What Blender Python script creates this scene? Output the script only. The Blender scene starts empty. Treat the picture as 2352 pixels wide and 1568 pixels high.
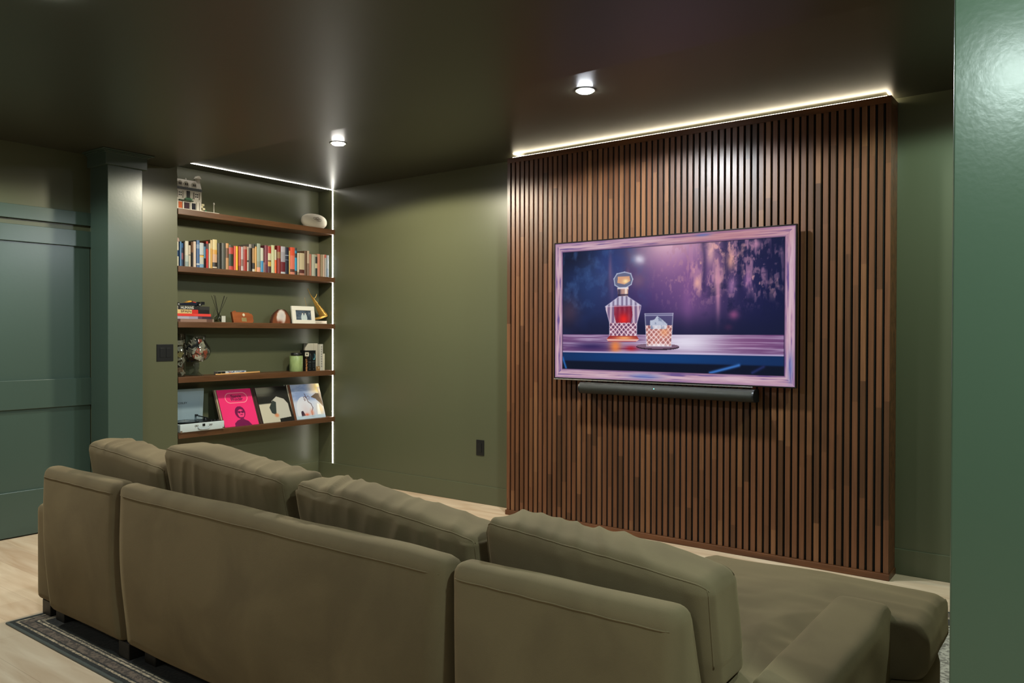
import bpy, bmesh, math, random
import numpy as np
from mathutils import Vector, Matrix, noise, Euler

scn = bpy.context.scene
COL = scn.collection
PI = math.pi
rnd = random.Random(7)

# ------------------------------------------------------------------ camera
cam_d = bpy.data.cameras.new('camera')
cam = bpy.data.objects.new('camera', cam_d); COL.objects.link(cam)
F, YAW, PITCH, ROLL = 1799.88, 0.6411, -0.0094, 0.0024
fw = Vector((-math.sin(YAW)*math.cos(PITCH), math.cos(YAW)*math.cos(PITCH), math.sin(PITCH)))
rt = Vector((math.cos(YAW), math.sin(YAW), 0)); up = rt.cross(fw)
r2 = rt*math.cos(ROLL)+up*math.sin(ROLL); u2 = up*math.cos(ROLL)-rt*math.sin(ROLL)
M = Matrix((r2, u2, -fw)).transposed().to_4x4(); M.translation = Vector((0, 0, 1.28))
cam.matrix_world = M
cam_d.sensor_width = 36; cam_d.sensor_fit = 'HORIZONTAL'; cam_d.lens = F*36/2352
cam_d.clip_start = .02
scn.camera = cam
# ------------------------------------------------------------------ world, exposure
w = bpy.data.worlds.new('world'); scn.world = w; w.use_nodes = True
w.node_tree.nodes['Background'].inputs[0].default_value = (.02, .022, .025, 1)
w.node_tree.nodes['Background'].inputs[1].default_value = .3
scn.view_settings.view_transform = 'Standard'; scn.view_settings.look = 'None'
scn.view_settings.exposure = 0.0; scn.view_settings.gamma = 1.0
scn.view_settings.use_curve_mapping = False
# downlights: x, y, z, watts, colour, spot angle (deg), blend
DL = [(-4.043, 3.485, 2.545, 150, (1, .92, .72), 168, .12, 'left'),
      (-2.135, 3.49, 2.545, 125, (.84, .94, 1), 168, .12, 'right'),
      (-.22, 3.49, 2.545, 85, (.70, 1, .88), 168, .12, None),
      (-2.93, 1.22, 2.47, 42, (.92, .96, 1), 160, .3, None),
      (-.28, -1.02, 2.47, 60, (.80, 1, .93), 160, .2, None),
      (-4.6, 1.15, 2.47, 85, (.86, 1, .94), 164, .2, None),  # added fill lamp out of view, brightens door wall and column side
      (-1.9, -1.3, 2.47, 8, (1, .90, .72), 160, .2, None),
      (.55, .85, 2.47, 150, (.74, 1, .96), 165, .2, None),
      (-5.79, -2.37, 2.47, 40, (1, .96, .9), 160, .2, None)]
LED_WARM = (1, .86, .60); LED_WHITE = (1, .95, .84)
P_PANEL_LED = 24; P_NICHE_LED = 34

# ------------------------------------------------------------------ helpers
def lin(c):
    return tuple(((v/255)/12.92 if v/255 <= .04045 else ((v/255+.055)/1.055)**2.4) for v in c)
def hx(s):
    return lin((int(s[0:2], 16), int(s[2:4], 16), int(s[4:6], 16)))
def thing(name, label, cat, loc=(0, 0, 0), rot=(0, 0, 0), group=None):
    o = bpy.data.objects.new(name, None); COL.objects.link(o)
    o.empty_display_size = .05
    o.location = loc; o.rotation_euler = rot; o['label'] = label; o['category'] = cat
    if group: o['group'] = group
    return o
def tag(o, label, cat, group=None):
    o['label'] = label; o['category'] = cat
    if group: o['group'] = group
    return o
def rootof(o):
    while o.parent: o = o.parent
    return o
def obj(name, bm, mat, parent=None, world=False, smooth=False, label=None):
    """links bm as one mesh; world=True: bm is in world coordinates, parent root only translated"""
    if world and parent is not None:
        bmesh.ops.translate(bm, verts=bm.verts, vec=-rootof(parent).location)
    me = bpy.data.meshes.new(name); bm.to_mesh(me); bm.free()
    if smooth:
        for p in me.polygons: p.use_smooth = True
        if smooth != 'all':
            me.set_sharp_from_angle(angle=math.radians(38))
    o = bpy.data.objects.new(name, me); COL.objects.link(o)
    for m in (mat if isinstance(mat, (list, tuple)) else [mat]): me.materials.append(m)
    if parent is not None: o.parent = parent
    if label: o['label'] = label
    return o
def rebase(o, p):
    """moves a parentless object's origin to p"""
    v = Vector(p); o.data.transform(Matrix.Translation(-v)); o.location = v
    return o
def struct(name, bm, mat, **k):
    o = obj(name, bm, mat, **k)
    if o.parent is None: o['kind'] = 'structure'
    return o
def B(): return bmesh.new()
def box(bm, x0, x1, y0, y1, z0, z1, bev=0, seg=2, mi=0, mat4=None):
    g = bmesh.ops.create_cube(bm, size=1)
    vs = g['verts']
    for v in vs:
        v.co = Vector((x0+(v.co.x+.5)*(x1-x0), y0+(v.co.y+.5)*(y1-y0), z0+(v.co.z+.5)*(z1-z0)))
    fs = set(f for v in vs for f in v.link_faces)
    if bev:
        es = list(set(e for v in vs for e in v.link_edges))
        r = bmesh.ops.bevel(bm, geom=es, offset=bev, segments=seg, profile=.5, affect='EDGES')
        fs = set(r['faces']) | set(f for v in r['verts'] for f in v.link_faces)
        vs = list(set(v for f in fs for v in f.verts))
    for f in fs: f.material_index = mi
    if mat4 is not None: bmesh.ops.transform(bm, matrix=mat4, verts=list(vs))
    return bm
def lathe(bm, prof, c=(0, 0, 0), n=32, mi=0, cap=True, axis='Z', mat4=None):
    rings = []
    for (r, z) in prof:
        ring = []
        for k in range(n):
            a = 2*PI*k/n
            p = (r*math.cos(a), r*math.sin(a), z)
            if axis == 'X': p = (z, p[0], p[1])
            if axis == 'Y': p = (p[0], z, p[1])
            p = Vector(p)+Vector(c)
            if mat4 is not None: p = mat4 @ p
            ring.append(bm.verts.new(p))
        rings.append(ring)
    for a, b in zip(rings, rings[1:]):
        for k in range(n):
            f = bm.faces.new((a[k], a[(k+1) % n], b[(k+1) % n], b[k])); f.material_index = mi
    if cap:
        for ring in (rings[0], rings[-1]):
            try: bm.faces.new(ring).material_index = mi
            except Exception: pass
    bmesh.ops.recalc_face_normals(bm, faces=bm.faces)
    return bm
def tube(bm, pts, r, n=8, mi=0, rr=None):
    pts = [Vector(p) for p in pts]; rings = []
    for i, p in enumerate(pts):
        t = (pts[min(i+1, len(pts)-1)]-pts[max(i-1, 0)]).normalized()
        a = t.cross(Vector((0, 0, 1)) if abs(t.z) < .9 else Vector((1, 0, 0))).normalized(); b = t.cross(a)
        q = r if rr is None else rr[i]
        rings.append([bm.verts.new(p+(a*math.cos(2*PI*k/n)+b*math.sin(2*PI*k/n))*q) for k in range(n)])
    for a, b in zip(rings, rings[1:]):
        for k in range(n):
            bm.faces.new((a[k], a[(k+1) % n], b[(k+1) % n], b[k])).material_index = mi
    bm.faces.new(rings[0]).material_index = mi; bm.faces.new(rings[-1]).material_index = mi
    bmesh.ops.recalc_face_normals(bm, faces=bm.faces)
    return bm
def prism(bm, pts, d, axis='X', off=0, mi=0):
    """polygon pts in the plane across axis, from off to off+d"""
    def mk(p, t):
        return {'X': (t, p[0], p[1]), 'Y': (p[0], t, p[1]), 'Z': (p[0], p[1], t)}[axis]
    a = [bm.verts.new(mk(p, off)) for p in pts]; b = [bm.verts.new(mk(p, off+d)) for p in pts]
    n = len(pts)
    bm.faces.new(a).material_index = mi; bm.faces.new(b).material_index = mi
    for k in range(n): bm.faces.new((a[k], a[(k+1) % n], b[(k+1) % n], b[k])).material_index = mi
    bmesh.ops.recalc_face_normals(bm, faces=bm.faces)
    return bm

# ------------------------------------------------------------------ materials
def mat(name, col, rough=.5, metal=0, spec=.5, bump=None, var=None, em=None, coat=0, sheen=0, trans=0, ior=1.45, alpha=1):
    """bump=(scale, strength, (sx,sy,sz)); var=(colour2, scale, (sx,sy,sz), lo, hi)"""
    m = bpy.data.materials.new(name); m.use_nodes = True
    nt = m.node_tree; N = nt.nodes; L = nt.links; b = N['Principled BSDF']
    b.inputs['Base Color'].default_value = (*col, 1); b.inputs['Roughness'].default_value = rough
    b.inputs['Metallic'].default_value = metal; b.inputs['Specular IOR Level'].default_value = spec
    b.inputs['Coat Weight'].default_value = coat; b.inputs['IOR'].default_value = ior
    b.inputs['Transmission Weight'].default_value = trans
    if sheen:
        b.inputs['Sheen Weight'].default_value = sheen; b.inputs['Sheen Roughness'].default_value = .45
    if em:
        b.inputs['Emission Color'].default_value = (*em[0], 1); b.inputs['Emission Strength'].default_value = em[1]
    if bump or var:
        tc = N.new('ShaderNodeTexCoord')
    if bump:
        mp = N.new('ShaderNodeMapping'); mp.inputs['Scale'].default_value = bump[2] if len(bump) > 2 else (1, 1, 1)
        nz = N.new('ShaderNodeTexNoise'); nz.inputs['Scale'].default_value = bump[0]; nz.inputs['Detail'].default_value = 4
        bp = N.new('ShaderNodeBump'); bp.inputs['Strength'].default_value = bump[1]; bp.inputs['Distance'].default_value = .01
        L.new(tc.outputs['Object'], mp.inputs[0]); L.new(mp.outputs[0], nz.inputs['Vector'])
        L.new(nz.outputs['Fac'], bp.inputs['Height']); L.new(bp.outputs[0], b.inputs['Normal'])
    if var:
        mp = N.new('ShaderNodeMapping'); mp.inputs['Scale'].default_value = var[2]
        nz = N.new('ShaderNodeTexNoise'); nz.inputs['Scale'].default_value = var[1]; nz.inputs['Detail'].default_value = 6
        rp = N.new('ShaderNodeValToRGB'); rp.color_ramp.elements[0].position = var[3]; rp.color_ramp.elements[1].position = var[4]
        rp.color_ramp.elements[0].color = (*col, 1); rp.color_ramp.elements[1].color = (*var[0], 1)
        L.new(tc.outputs['Object'], mp.inputs[0]); L.new(mp.outputs[0], nz.inputs['Vector'])
        L.new(nz.outputs['Fac'], rp.inputs[0]); L.new(rp.outputs[0], b.inputs['Base Color'])
    return m
def node_math(nt, op, a, b=None, c=None):
    n = nt.nodes.new('ShaderNodeMath'); n.operation = op
    for i, v in enumerate((a, b, c)):
        if v is None: continue
        if isinstance(v, (int, float)): n.inputs[i].default_value = v
        else: nt.links.new(v, n.inputs[i])
    return n.outputs[0]

GREEN = (.086, .090, .049)
m_wall = mat('green_wall_paint', GREEN, .34, spec=.5, bump=(260, .015))
m_ceil = mat('green_ceiling_paint', (.045, .045, .031), .36, spec=.5, bump=(200, .015))
m_trim = mat('green_trim_paint', (.048, .074, .056), .30, spec=.6, bump=(60, .02))
m_black = mat('black_plastic', (.008, .009, .009), .35)
m_blackmatte = mat('black_felt', (.006, .005, .004), .95, bump=(300, .2))
m_shelf = mat('walnut_shelf_wood', hx('5c3d26'), .42, bump=(30, .12, (1, .08, 1)), var=(hx('44290f'), 9, (3, .35, 3), .35, .75))

def slat_mat():
    m = bpy.data.materials.new('walnut_slat_wood'); m.use_nodes = True
    nt = m.node_tree; N = nt.nodes; L = nt.links; b = N['Principled BSDF']
    tc = N.new('ShaderNodeTexCoord'); sp = N.new('ShaderNodeSeparateXYZ'); L.new(tc.outputs['Object'], sp.inputs[0])
    k = node_math(nt, 'FLOOR', node_math(nt, 'DIVIDE', node_math(nt, 'ADD', sp.outputs[0], .001), SP))
    wn = N.new('ShaderNodeTexWhiteNoise'); wn.noise_dimensions = '2D'
    # boards of random length within a slat
    w1 = N.new('ShaderNodeTexWhiteNoise'); w1.noise_dimensions = '1D'; L.new(k, w1.inputs['W'])
    seg = node_math(nt, 'FLOOR', node_math(nt, 'DIVIDE', node_math(nt, 'ADD', sp.outputs[2], node_math(nt, 'MULTIPLY', w1.outputs[0], 3)), .62))
    cb = N.new('ShaderNodeCombineXYZ'); L.new(k, cb.inputs[0]); L.new(seg, cb.inputs[1]); L.new(cb.outputs[0], wn.inputs['Vector'])
    rp = N.new('ShaderNodeValToRGB'); rp.color_ramp.interpolation = 'LINEAR'
    e = rp.color_ramp.elements
    e[0].color = (*hx('4f3019'), 1); e[1].color = (*hx('805434'), 1); e[1].position = 1
    x = e.new(.45); x.color = (*hx('70452a'), 1)
    x = e.new(.75); x.color = (*hx('613a20'), 1)
    L.new(wn.outputs[0], rp.inputs[0])
    mp = N.new('ShaderNodeMapping'); mp.inputs['Scale'].default_value = (60, 60, 2.2)
    ad = N.new('ShaderNodeVectorMath'); ad.operation = 'ADD'
    sc = N.new('ShaderNodeVectorMath'); sc.operation = 'SCALE'; sc.inputs['Scale'].default_value = 7; L.new(cb.outputs[0], sc.inputs[0])
    L.new(tc.outputs['Object'], ad.inputs[0]); L.new(sc.outputs[0], ad.inputs[1]); L.new(ad.outputs[0], mp.inputs[0])
    nz = N.new('ShaderNodeTexNoise'); nz.inputs['Scale'].default_value = 1.4; nz.inputs['Detail'].default_value = 5; L.new(mp.outputs[0], nz.inputs['Vector'])
    mx = N.new('ShaderNodeMix'); mx.data_type = 'RGBA'; mx.blend_type = 'MULTIPLY'
    gr = N.new('ShaderNodeMapRange'); gr.inputs[1].default_value = .3; gr.inputs[2].default_value = .7; gr.inputs[3].default_value = .62; gr.inputs[4].default_value = 1.12
    L.new(nz.outputs['Fac'], gr.inputs[0])
    cc = N.new('ShaderNodeCombineColor'); [L.new(gr.outputs[0], cc.inputs[i]) for i in range(3)]
    mx.inputs[0].default_value = .8; L.new(rp.outputs[0], mx.inputs[6]); L.new(cc.outputs[0], mx.inputs[7])
    L.new(mx.outputs[2], b.inputs['Base Color'])
    b.inputs['Roughness'].default_value = .40; b.inputs['Specular IOR Level'].default_value = .5
    return m
PX0, PX1, PYF = -3.356, -.861, 4.436
SP = (PX1-PX0-.026)/63.0
m_slat = slat_mat()
m_walnut = mat('walnut_board', hx('6e4326'), .4, bump=(20, .1, (.1, 1, 1)), var=(hx('4b2a15'), 6, (.4, 4, 4), .35, .7))

def floor_mat():
    m = bpy.data.materials.new('pale_oak_planks'); m.use_nodes = True
    nt = m.node_tree; N = nt.nodes; L = nt.links; b = N['Principled BSDF']
    tc = N.new('ShaderNodeTexCoord')
    br = N.new('ShaderNodeTexBrick'); br.inputs['Scale'].default_value = 1
    br.inputs['Brick Width'].default_value = 1.22; br.inputs['Row Height'].default_value = .18
    br.inputs['Mortar Size'].default_value = .0012; br.inputs['Mortar Smooth'].default_value = .1
    br.offset = .37
    br.inputs['Color1'].default_value = (*hx('b99a7c'), 1); br.inputs['Color2'].default_value = (*hx('ddc4a4'), 1)
    br.inputs['Mortar'].default_value = (*hx('a58a6d'), 1)
    L.new(tc.outputs['Object'], br.inputs['Vector'])
    mp = N.new('ShaderNodeMapping'); mp.inputs['Scale'].default_value = (1.1, 9, 1); L.new(tc.outputs['Object'], mp.inputs[0])
    nz = N.new('ShaderNodeTexNoise'); nz.inputs['Scale'].default_value = 1.6; nz.inputs['Detail'].default_value = 7; nz.inputs['Distortion'].default_value = .7
    L.new(mp.outputs[0], nz.inputs['Vector'])
    rp = N.new('ShaderNodeValToRGB'); e = rp.color_ramp.elements
    e[0].position = .3; e[0].color = (*hx('ac8664'), 1); e[1].position = .72; e[1].color = (*hx('e2cdb2'), 1)
    L.new(nz.outputs['Fac'], rp.inputs[0])
    mx = N.new('ShaderNodeMix'); mx.data_type = 'RGBA'; mx.inputs[0].default_value = .55
    L.new(br.outputs['Color'], mx.inputs[6]); L.new(rp.outputs[0], mx.inputs[7]); L.new(mx.outputs[2], b.inputs['Base Color'])
    b.inputs['Roughness'].default_value = .45
    bp = N.new('ShaderNodeBump'); bp.inputs['Strength'].default_value = .15; bp.inputs['Distance'].default_value = .002
    L.new(br.outputs['Fac'], bp.inputs['Height']); bp.invert = True; L.new(bp.outputs[0], b.inputs['Normal'])
    return m
m_floor = floor_mat()

def fabric(name, col, col2):
    m = bpy.data.materials.new(name); m.use_nodes = True
    nt = m.node_tree; N = nt.nodes; L = nt.links; b = N['Principled BSDF']
    tc = N.new('ShaderNodeTexCoord')
    n1 = N.new('ShaderNodeTexNoise'); n1.inputs['Scale'].default_value = 3.2; n1.inputs['Detail'].default_value = 5; n1.inputs['Distortion'].default_value = .6
    L.new(tc.outputs['Object'], n1.inputs['Vector'])
    rp = N.new('ShaderNodeValToRGB'); e = rp.color_ramp.elements
    e[0].position = .36; e[0].color = (*col2, 1); e[1].position = .58; e[1].color = (*col, 1)
    L.new(n1.outputs['Fac'], rp.inputs[0]); L.new(rp.outputs[0], b.inputs['Base Color'])
    n2 = N.new('ShaderNodeTexNoise'); n2.inputs['Scale'].default_value = 700; n2.inputs['Detail'].default_value = 2
    L.new(tc.outputs['Object'], n2.inputs['Vector'])
    bp = N.new('ShaderNodeBump'); bp.inputs['Strength'].default_value = .25; bp.inputs['Distance'].default_value = .002
    L.new(n2.outputs['Fac'], bp.inputs['Height']); L.new(bp.outputs[0], b.inputs['Normal'])
    b.inputs['Roughness'].default_value = .9; b.inputs['Specular IOR Level'].default_value = .2
    b.inputs['Sheen Weight'].default_value = .35; b.inputs['Sheen Roughness'].default_value = .5
    b.inputs['Sheen Tint'].default_value = (*[min(1, v*4) for v in col], 1)
    return m
m_sofa = fabric('olive_velvet', hx('66573f'), hx('594b36'))
m_sofaseam = mat('olive_seam', hx('564b37'), .9, sheen=.2, bump=(900, .1))
m_foot = mat('dark_wood_foot', hx('1c1712'), .5, bump=(40, .1))
def emit(name, col, s): return mat(name, (0, 0, 0), .5, em=(col, s), bump=(50, 0))
m_ledw = emit('warm_led_tape', LED_WARM, P_PANEL_LED)
m_ledn = emit('white_led_tape', LED_WHITE, P_NICHE_LED)
def thin_glass():
    m = bpy.data.materials.new('clear_glass'); m.use_nodes = True
    nt = m.node_tree; N = nt.nodes; L = nt.links; N.remove(N['Principled BSDF'])
    tr = N.new('ShaderNodeBsdfTransparent'); tr.inputs[0].default_value = (.80, .82, .80, 1)
    gl = N.new('ShaderNodeBsdfGlossy'); gl.inputs['Roughness'].default_value = .03
    fr = N.new('ShaderNodeLayerWeight'); fr.inputs[0].default_value = .5
    pw = node_math(nt, 'MULTIPLY_ADD', node_math(nt, 'POWER', fr.outputs['Facing'], 3), .8, .07)
    mx = N.new('ShaderNodeMixShader'); L.new(pw, mx.inputs[0]); L.new(tr.outputs[0], mx.inputs[1]); L.new(gl.outputs[0], mx.inputs[2])
    L.new(mx.outputs[0], N['Material Output'].inputs[0]); return m
m_glass = thin_glass()
m_white = mat('white_plastic', hx('d8d2c4'), .4, bump=(80, .02))
m_chrome = mat('silver_metal', (.75, .73, .70), .25, metal=1, bump=(50, .02))
m_gold = mat('polished_brass', hx('c8a050'), .42, metal=.75, bump=(14, .25, (1, 1, 3)))

# painted pictures: colour per vertex on a fine grid ------------------------------------
def pic_mat(name, rough, emission=0.0, spec=.5):
    m = bpy.data.materials.new(name); m.use_nodes = True
    nt = m.node_tree; b = nt.nodes['Principled BSDF']
    at = nt.nodes.new('ShaderNodeAttribute'); at.attribute_name = 'picture'
    b.inputs['Roughness'].default_value = rough; b.inputs['Specular IOR Level'].default_value = spec
    if emission:
        nt.links.new(at.outputs['Color'], b.inputs['Emission Color']); b.inputs['Emission Strength'].default_value = emission
        b.inputs['Base Color'].default_value = (.004, .004, .005, 1)
    else: nt.links.new(at.outputs['Color'], b.inputs['Base Color'])
    return m
def picture(name, w_, h_, nx, ny, fn, m, parent, org=(0, 0, 0), face='-Y'):
    """flat grid, u to the right and v up as the viewer sees it, facing -Y or +X"""
    us, vs = np.meshgrid(np.linspace(0, 1, nx), np.linspace(0, 1, ny))
    c = fn(us.ravel(), vs.ravel())
    s = np.clip(c, 0, 1); s = np.where(s <= .04045, s/12.92, ((s+.055)/1.055)**2.4)
    co = np.zeros((nx*ny, 3), np.float32); U = us.ravel()*w_; V = vs.ravel()*h_
    if face == '-Y': co[:, 0] = U; co[:, 2] = V
    else: co[:, 1] = U; co[:, 2] = V
    co += np.array(org, np.float32)
    me = bpy.data.meshes.new(name)
    i = np.arange((nx-1)*(ny-1)); r = i//(nx-1); q = i % (nx-1); a = r*nx+q
    f = np.stack([a, a+1, a+1+nx, a+nx], 1).astype(np.int32)
    me.vertices.add(nx*ny); me.vertices.foreach_set('co', co.ravel())
    me.loops.add(f.size); me.loops.foreach_set('vertex_index', f.ravel())
    me.polygons.add(len(f)); me.polygons.foreach_set('loop_start', np.arange(len(f), dtype=np.int32)*4)
    me.polygons.foreach_set('loop_total', np.full(len(f), 4, np.int32))
    me.update(); me.validate()
    at = me.color_attributes.new('picture', 'FLOAT_COLOR', 'POINT')
    at.data.foreach_set('color', np.concatenate([s, np.ones((len(s), 1))], 1).astype(np.float32).ravel())
    me.materials.append(m)
    o = bpy.data.objects.new(name, me); COL.objects.link(o)
    if parent is not None: o.parent = parent
    return o
def sm(x, a, b):
    t = np.clip((x-a)/(b-a), 0, 1); return t*t*(3-2*t)
def mixc(c, col, m_):
    return c*(1-m_[:, None])+np.array(col)[None, :]/255*m_[:, None]
def blob(u, v, cx, cy, rx, ry, p=1.0):
    return np.exp(-(((u-cx)/rx)**2+((v-cy)/ry)**2)**p)
def vnoise(x, y, seed=0):
    xi = np.floor(x); yi = np.floor(y); fx = x-xi; fy = y-yi
    fx = fx*fx*(3-2*fx); fy = fy*fy*(3-2*fy)
    def h(a, b):
        t = np.sin(a*127.1+b*311.7+seed*74.7)*43758.5453; return t-np.floor(t)
    return (h(xi, yi)*(1-fx)+h(xi+1, yi)*fx)*(1-fy)+(h(xi, yi+1)*(1-fx)+h(xi+1, yi+1)*fx)*fy
def fbm(x, y, seed=0, o=4):
    s = 0; a = .5; t = 0
    for k in range(o):
        s = s+a*vnoise(x*2**k, y*2**k, seed+k); t += a; a *= .5
    return s/t
def poly(u, v, pts):
    ins = np.zeros(len(u), bool); n = len(pts)
    for i in range(n):
        x0, y0 = pts[i]; x1, y1 = pts[(i+1) % n]
        c = ((y0 > v) != (y1 > v)) & (u < (x1-x0)*(v-y0)/((y1-y0) if y1 != y0 else 1e-9)+x0)
        ins ^= c
    return ins.astype(float)
def segd(u, v, x0, y0, x1, y1, asp=1):
    dx, dy = (x1-x0)*asp, y1-y0; px, py = (u-x0)*asp, v-y0
    t = np.clip((px*dx+py*dy)/(dx*dx+dy*dy+1e-12), 0, 1)
    return np.hypot(px-t*dx, py-t*dy)

# text as real mesh lettering ------------------------------------------------------------
def text_bm(s, size, depth=.0006, bold=.0, width=None):
    bold = min(bold, size*.012)
    cu = bpy.data.curves.new('lettering', 'FONT'); cu.body = s; cu.size = size; cu.extrude = depth; cu.offset = bold
    cu.align_x = 'CENTER'; cu.align_y = 'CENTER'
    to = bpy.data.objects.new('lettering_source', cu); COL.objects.link(to)
    bpy.context.view_layer.update()
    me = bpy.data.meshes.new_from_object(to.evaluated_get(bpy.context.evaluated_depsgraph_get()))
    bpy.data.objects.remove(to); bpy.data.curves.remove(cu)
    bm = B(); bm.from_mesh(me); bpy.data.meshes.remove(me)
    if width:
        xs = [v.co.x for v in bm.verts]; k = width/(max(xs)-min(xs))
        for v in bm.verts: v.co.x *= k
    for v in bm.verts: v.co = Vector((v.co.z, v.co.x, v.co.y))      # faces +X
    return bm

# ================================================================== STRUCTURE
XN, XB, YW, ZC, ZL = -5.38, -5.596, 4.598, 2.545, 2.47    # niche front, niche back, tv wall, ceilings
bm = B(); box(bm, -7, 3, -5, 5, -.06, 0); struct('floor', bm, m_floor)
bm = B(); box(bm, -7, 3, 3.06, 4.9, ZC, 2.7); struct('ceiling', bm, m_ceil)
bm = B(); box(bm, -7, 3, -5, 3.06, ZL, 2.7); struct('ceiling_lower', bm, m_ceil)
bm = B(); box(bm, -6.2, 3, YW, 4.8, 0, ZC); struct('wall_back', bm, m_wall)
bm = B(); box(bm, -6.2, XN, 2.525, 3.125, 0, ZC)
box(bm, -6.2, XB, 3.125, YW, 0, ZC); struct('wall_left', bm, m_wall)
bm = B(); box(bm, -6.2, -5.42, .9, 2.525, 1.93, ZC); box(bm, -6.2, -5.5, .9, 2.525, 0, 1.93); box(bm, -6.5, -6.2, -5, .9, 0, ZC); box(bm, -6.2, -5.42, .3, .9, 0, ZC)
struct('wall_left_front', bm, m_wall)
bm = B(); box(bm, -7, 3, -4.6, -4.4, 0, ZC); struct('wall_front', bm, m_wall)
bm = B(); box(bm, 2.2, 2.4, -4.4, YW, 0, ZC); struct('wall_right_far', bm, m_wall)
# foreground wall end at the right edge of the photo
bm = B(); box(bm, -.196, .9, 1.5, 1.72, 0, ZL, bev=.003); struct('wall_right', bm, mat('green_semi_gloss_paint', (.064, .096, .062), .20, spec=.6, bump=(90, .016)))
# baseboards
def bb(name, x0, x1, y0, y1):
    bm = B(); box(bm, x0, x1, y0, y1, 0, .1378, bev=.003, seg=2); return struct(name, bm, m_wall)
bb('baseboard_back', XB, PX0+.005, YW-.008, YW+.005); bb('baseboard_back_right', PX1-.005, 2.2, YW-.008, YW+.005)
bb('baseboard_left', XB-.005, XB+.010, 3.125, YW-.008)
bb('baseboard_stub', XN-.005, XN+.012, 2.74, 3.125)
# header over the sliding doors
bm = B(); box(bm, -5.47, -5.397, .9, 2.525, 1.995, 2.082, bev=.002); struct('trim_1', bm, m_trim)
# shaker door with rails
d1 = B()
box(d1, -5.455, -5.414, 1.12, 2.52, .008, 1.958)
o_door = struct('door_1', d1, m_trim)
for nm, z0, z1 in (('rail', 1.853, 1.958), ('rail', .801, .982), ('rail', .008, .288)):
    bm = B(); box(bm, -5.415, -5.397, 1.22, 2.52, z0, z1, bev=.002); obj(nm, bm, m_trim, o_door)
bm = B(); box(bm, -5.415, -5.397, 1.12, 1.22, .008, 1.958, bev=.002); obj('stile', bm, m_trim, o_door)
# box column with capital
bm = B(); cx0, cx1, cy0, cy1 = -5.372, -5.14, 2.506, 2.738
box(bm, cx0, cx1, cy0, cy1, 0, 2.40, bev=.003)
col_o = tag(rebase(obj('column', bm, m_trim), ((cx0+cx1)/2, (cy0+cy1)/2, 0)), 'square green painted column standing in front of the left wall, capital at the ceiling', 'column')
bm = B(); box(bm, cx0, cx1+.022, cy0-.022, cy1+.022, 2.372, ZL-.02, bev=.002)
c1 = obj('capital', bm, m_trim, None); 
bm2 = B()
for k, (e, z0, z1) in enumerate(((.030, 2.448, 2.454), (.040, 2.454, 2.461), (.055, 2.461, ZL-.0005))):
    box(bm2, cx0, cx1+e, cy0-e, cy1+e, z0, z1, bev=.002)
c2 = obj('crown_moulding', bm2, m_trim, None)
for c_ in (c1, c2):
    c_.parent = col_o; c_.data.transform(Matrix.Translation(-col_o.location))
bm = B(); box(bm, cx0, cx1+.012, cy0-.012, cy1+.012, .001, .1378, bev=.002)
c3 = obj('plinth', bm, m_trim, col_o, world=True)

# ================================================================== LED tapes
def led(name, bm, m, label):
    o = obj(name, bm, m); vs = [v.co for v in o.data.vertices]
    c = sum(vs, Vector())/len(vs); rebase(o, c)
    return tag(o, label, 'light strip', None)
bm = B(); box(bm, -5.4105, -5.4005, YW-.0025, YW-.0005, .139, ZC-.0005)
led('led_strip', bm, m_ledn, 'vertical white light strip running down the wall at the shelf ends')
bm = B(); box(bm, -5.4085, -5.4025, 3.127, YW-.003, ZC-.0025, ZC-.0005)
led('led_strip', bm, m_ledn, 'horizontal white light strip along the ceiling above the shelves')

# ================================================================== downlights
m_dome = emit('lit_lens', (.90, .95, 1), 230)
m_domew = emit('lit_lens_warm', (1, .95, .88), 230)
for i, (x, y, z, wt, c, ang, bl, tagn) in enumerate(DL):
    lab = {'left': 'round recessed ceiling light above the shelf corner, leftmost of the two lit discs',
           'right': 'round recessed ceiling light in front of the slatted panel, right of the two lit discs'}.get(tagn,
           ['', '', 'recessed ceiling light hidden behind the right foreground wall', 'recessed ceiling light above the sofa, just outside the picture',
            'recessed ceiling light behind the camera at the right', 'added fill light near the sliding door, outside the picture', 'recessed ceiling light behind the camera in the middle', 'recessed ceiling light near the right foreground wall', 'recessed ceiling light in the far rear corner of the room'][i])
    t = thing('recessed_downlight', lab, 'ceiling light', (x, y, z), group='recessed ceiling lights')
    bm = B(); lathe(bm, [(.058, -.0005), (.058, -.003), (.050, -.005), (.046, -.003), (.046, -.0005)], n=40, cap=False); obj('trim_ring', bm, m_ceil, t, smooth=True)
    bm = B(); lathe(bm, [(.040, -.001), (.040, -.009), (.036, -.0115), (.02, -.0125), (.001, -.013)], n=40, cap=True)
    obj('lens', bm, m_domew if c[2] < .9 else m_dome, t, smooth='all')
    ld = bpy.data.lights.new('spot', 'SPOT'); ld.energy = wt; ld.color = c; ld.spot_size = math.radians(ang); ld.spot_blend = bl; ld.shadow_soft_size = .075
    lo = bpy.data.objects.new('lamp_light', ld); COL.objects.link(lo); lo.parent = t; lo.location = (0, 0, -.045)

# ================================================================== slatted panel
t = thing('slat_panel', 'tall walnut slatted feature panel on the back wall behind the television', 'wall panel', ((PX0+PX1)/2, PYF, 0))
PT = 2.523
bm = B()
n = 64
for k in range(n):
    x = PX0+k*SP
    if k == n-1: box(bm, x, x+.026, PYF, PYF+.022, .034, PT-.036, bev=.0012, seg=1)
    else: box(bm, x, x+.0265, PYF, PYF+.022, .034, PT-.036, bev=.0012, seg=1)
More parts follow.
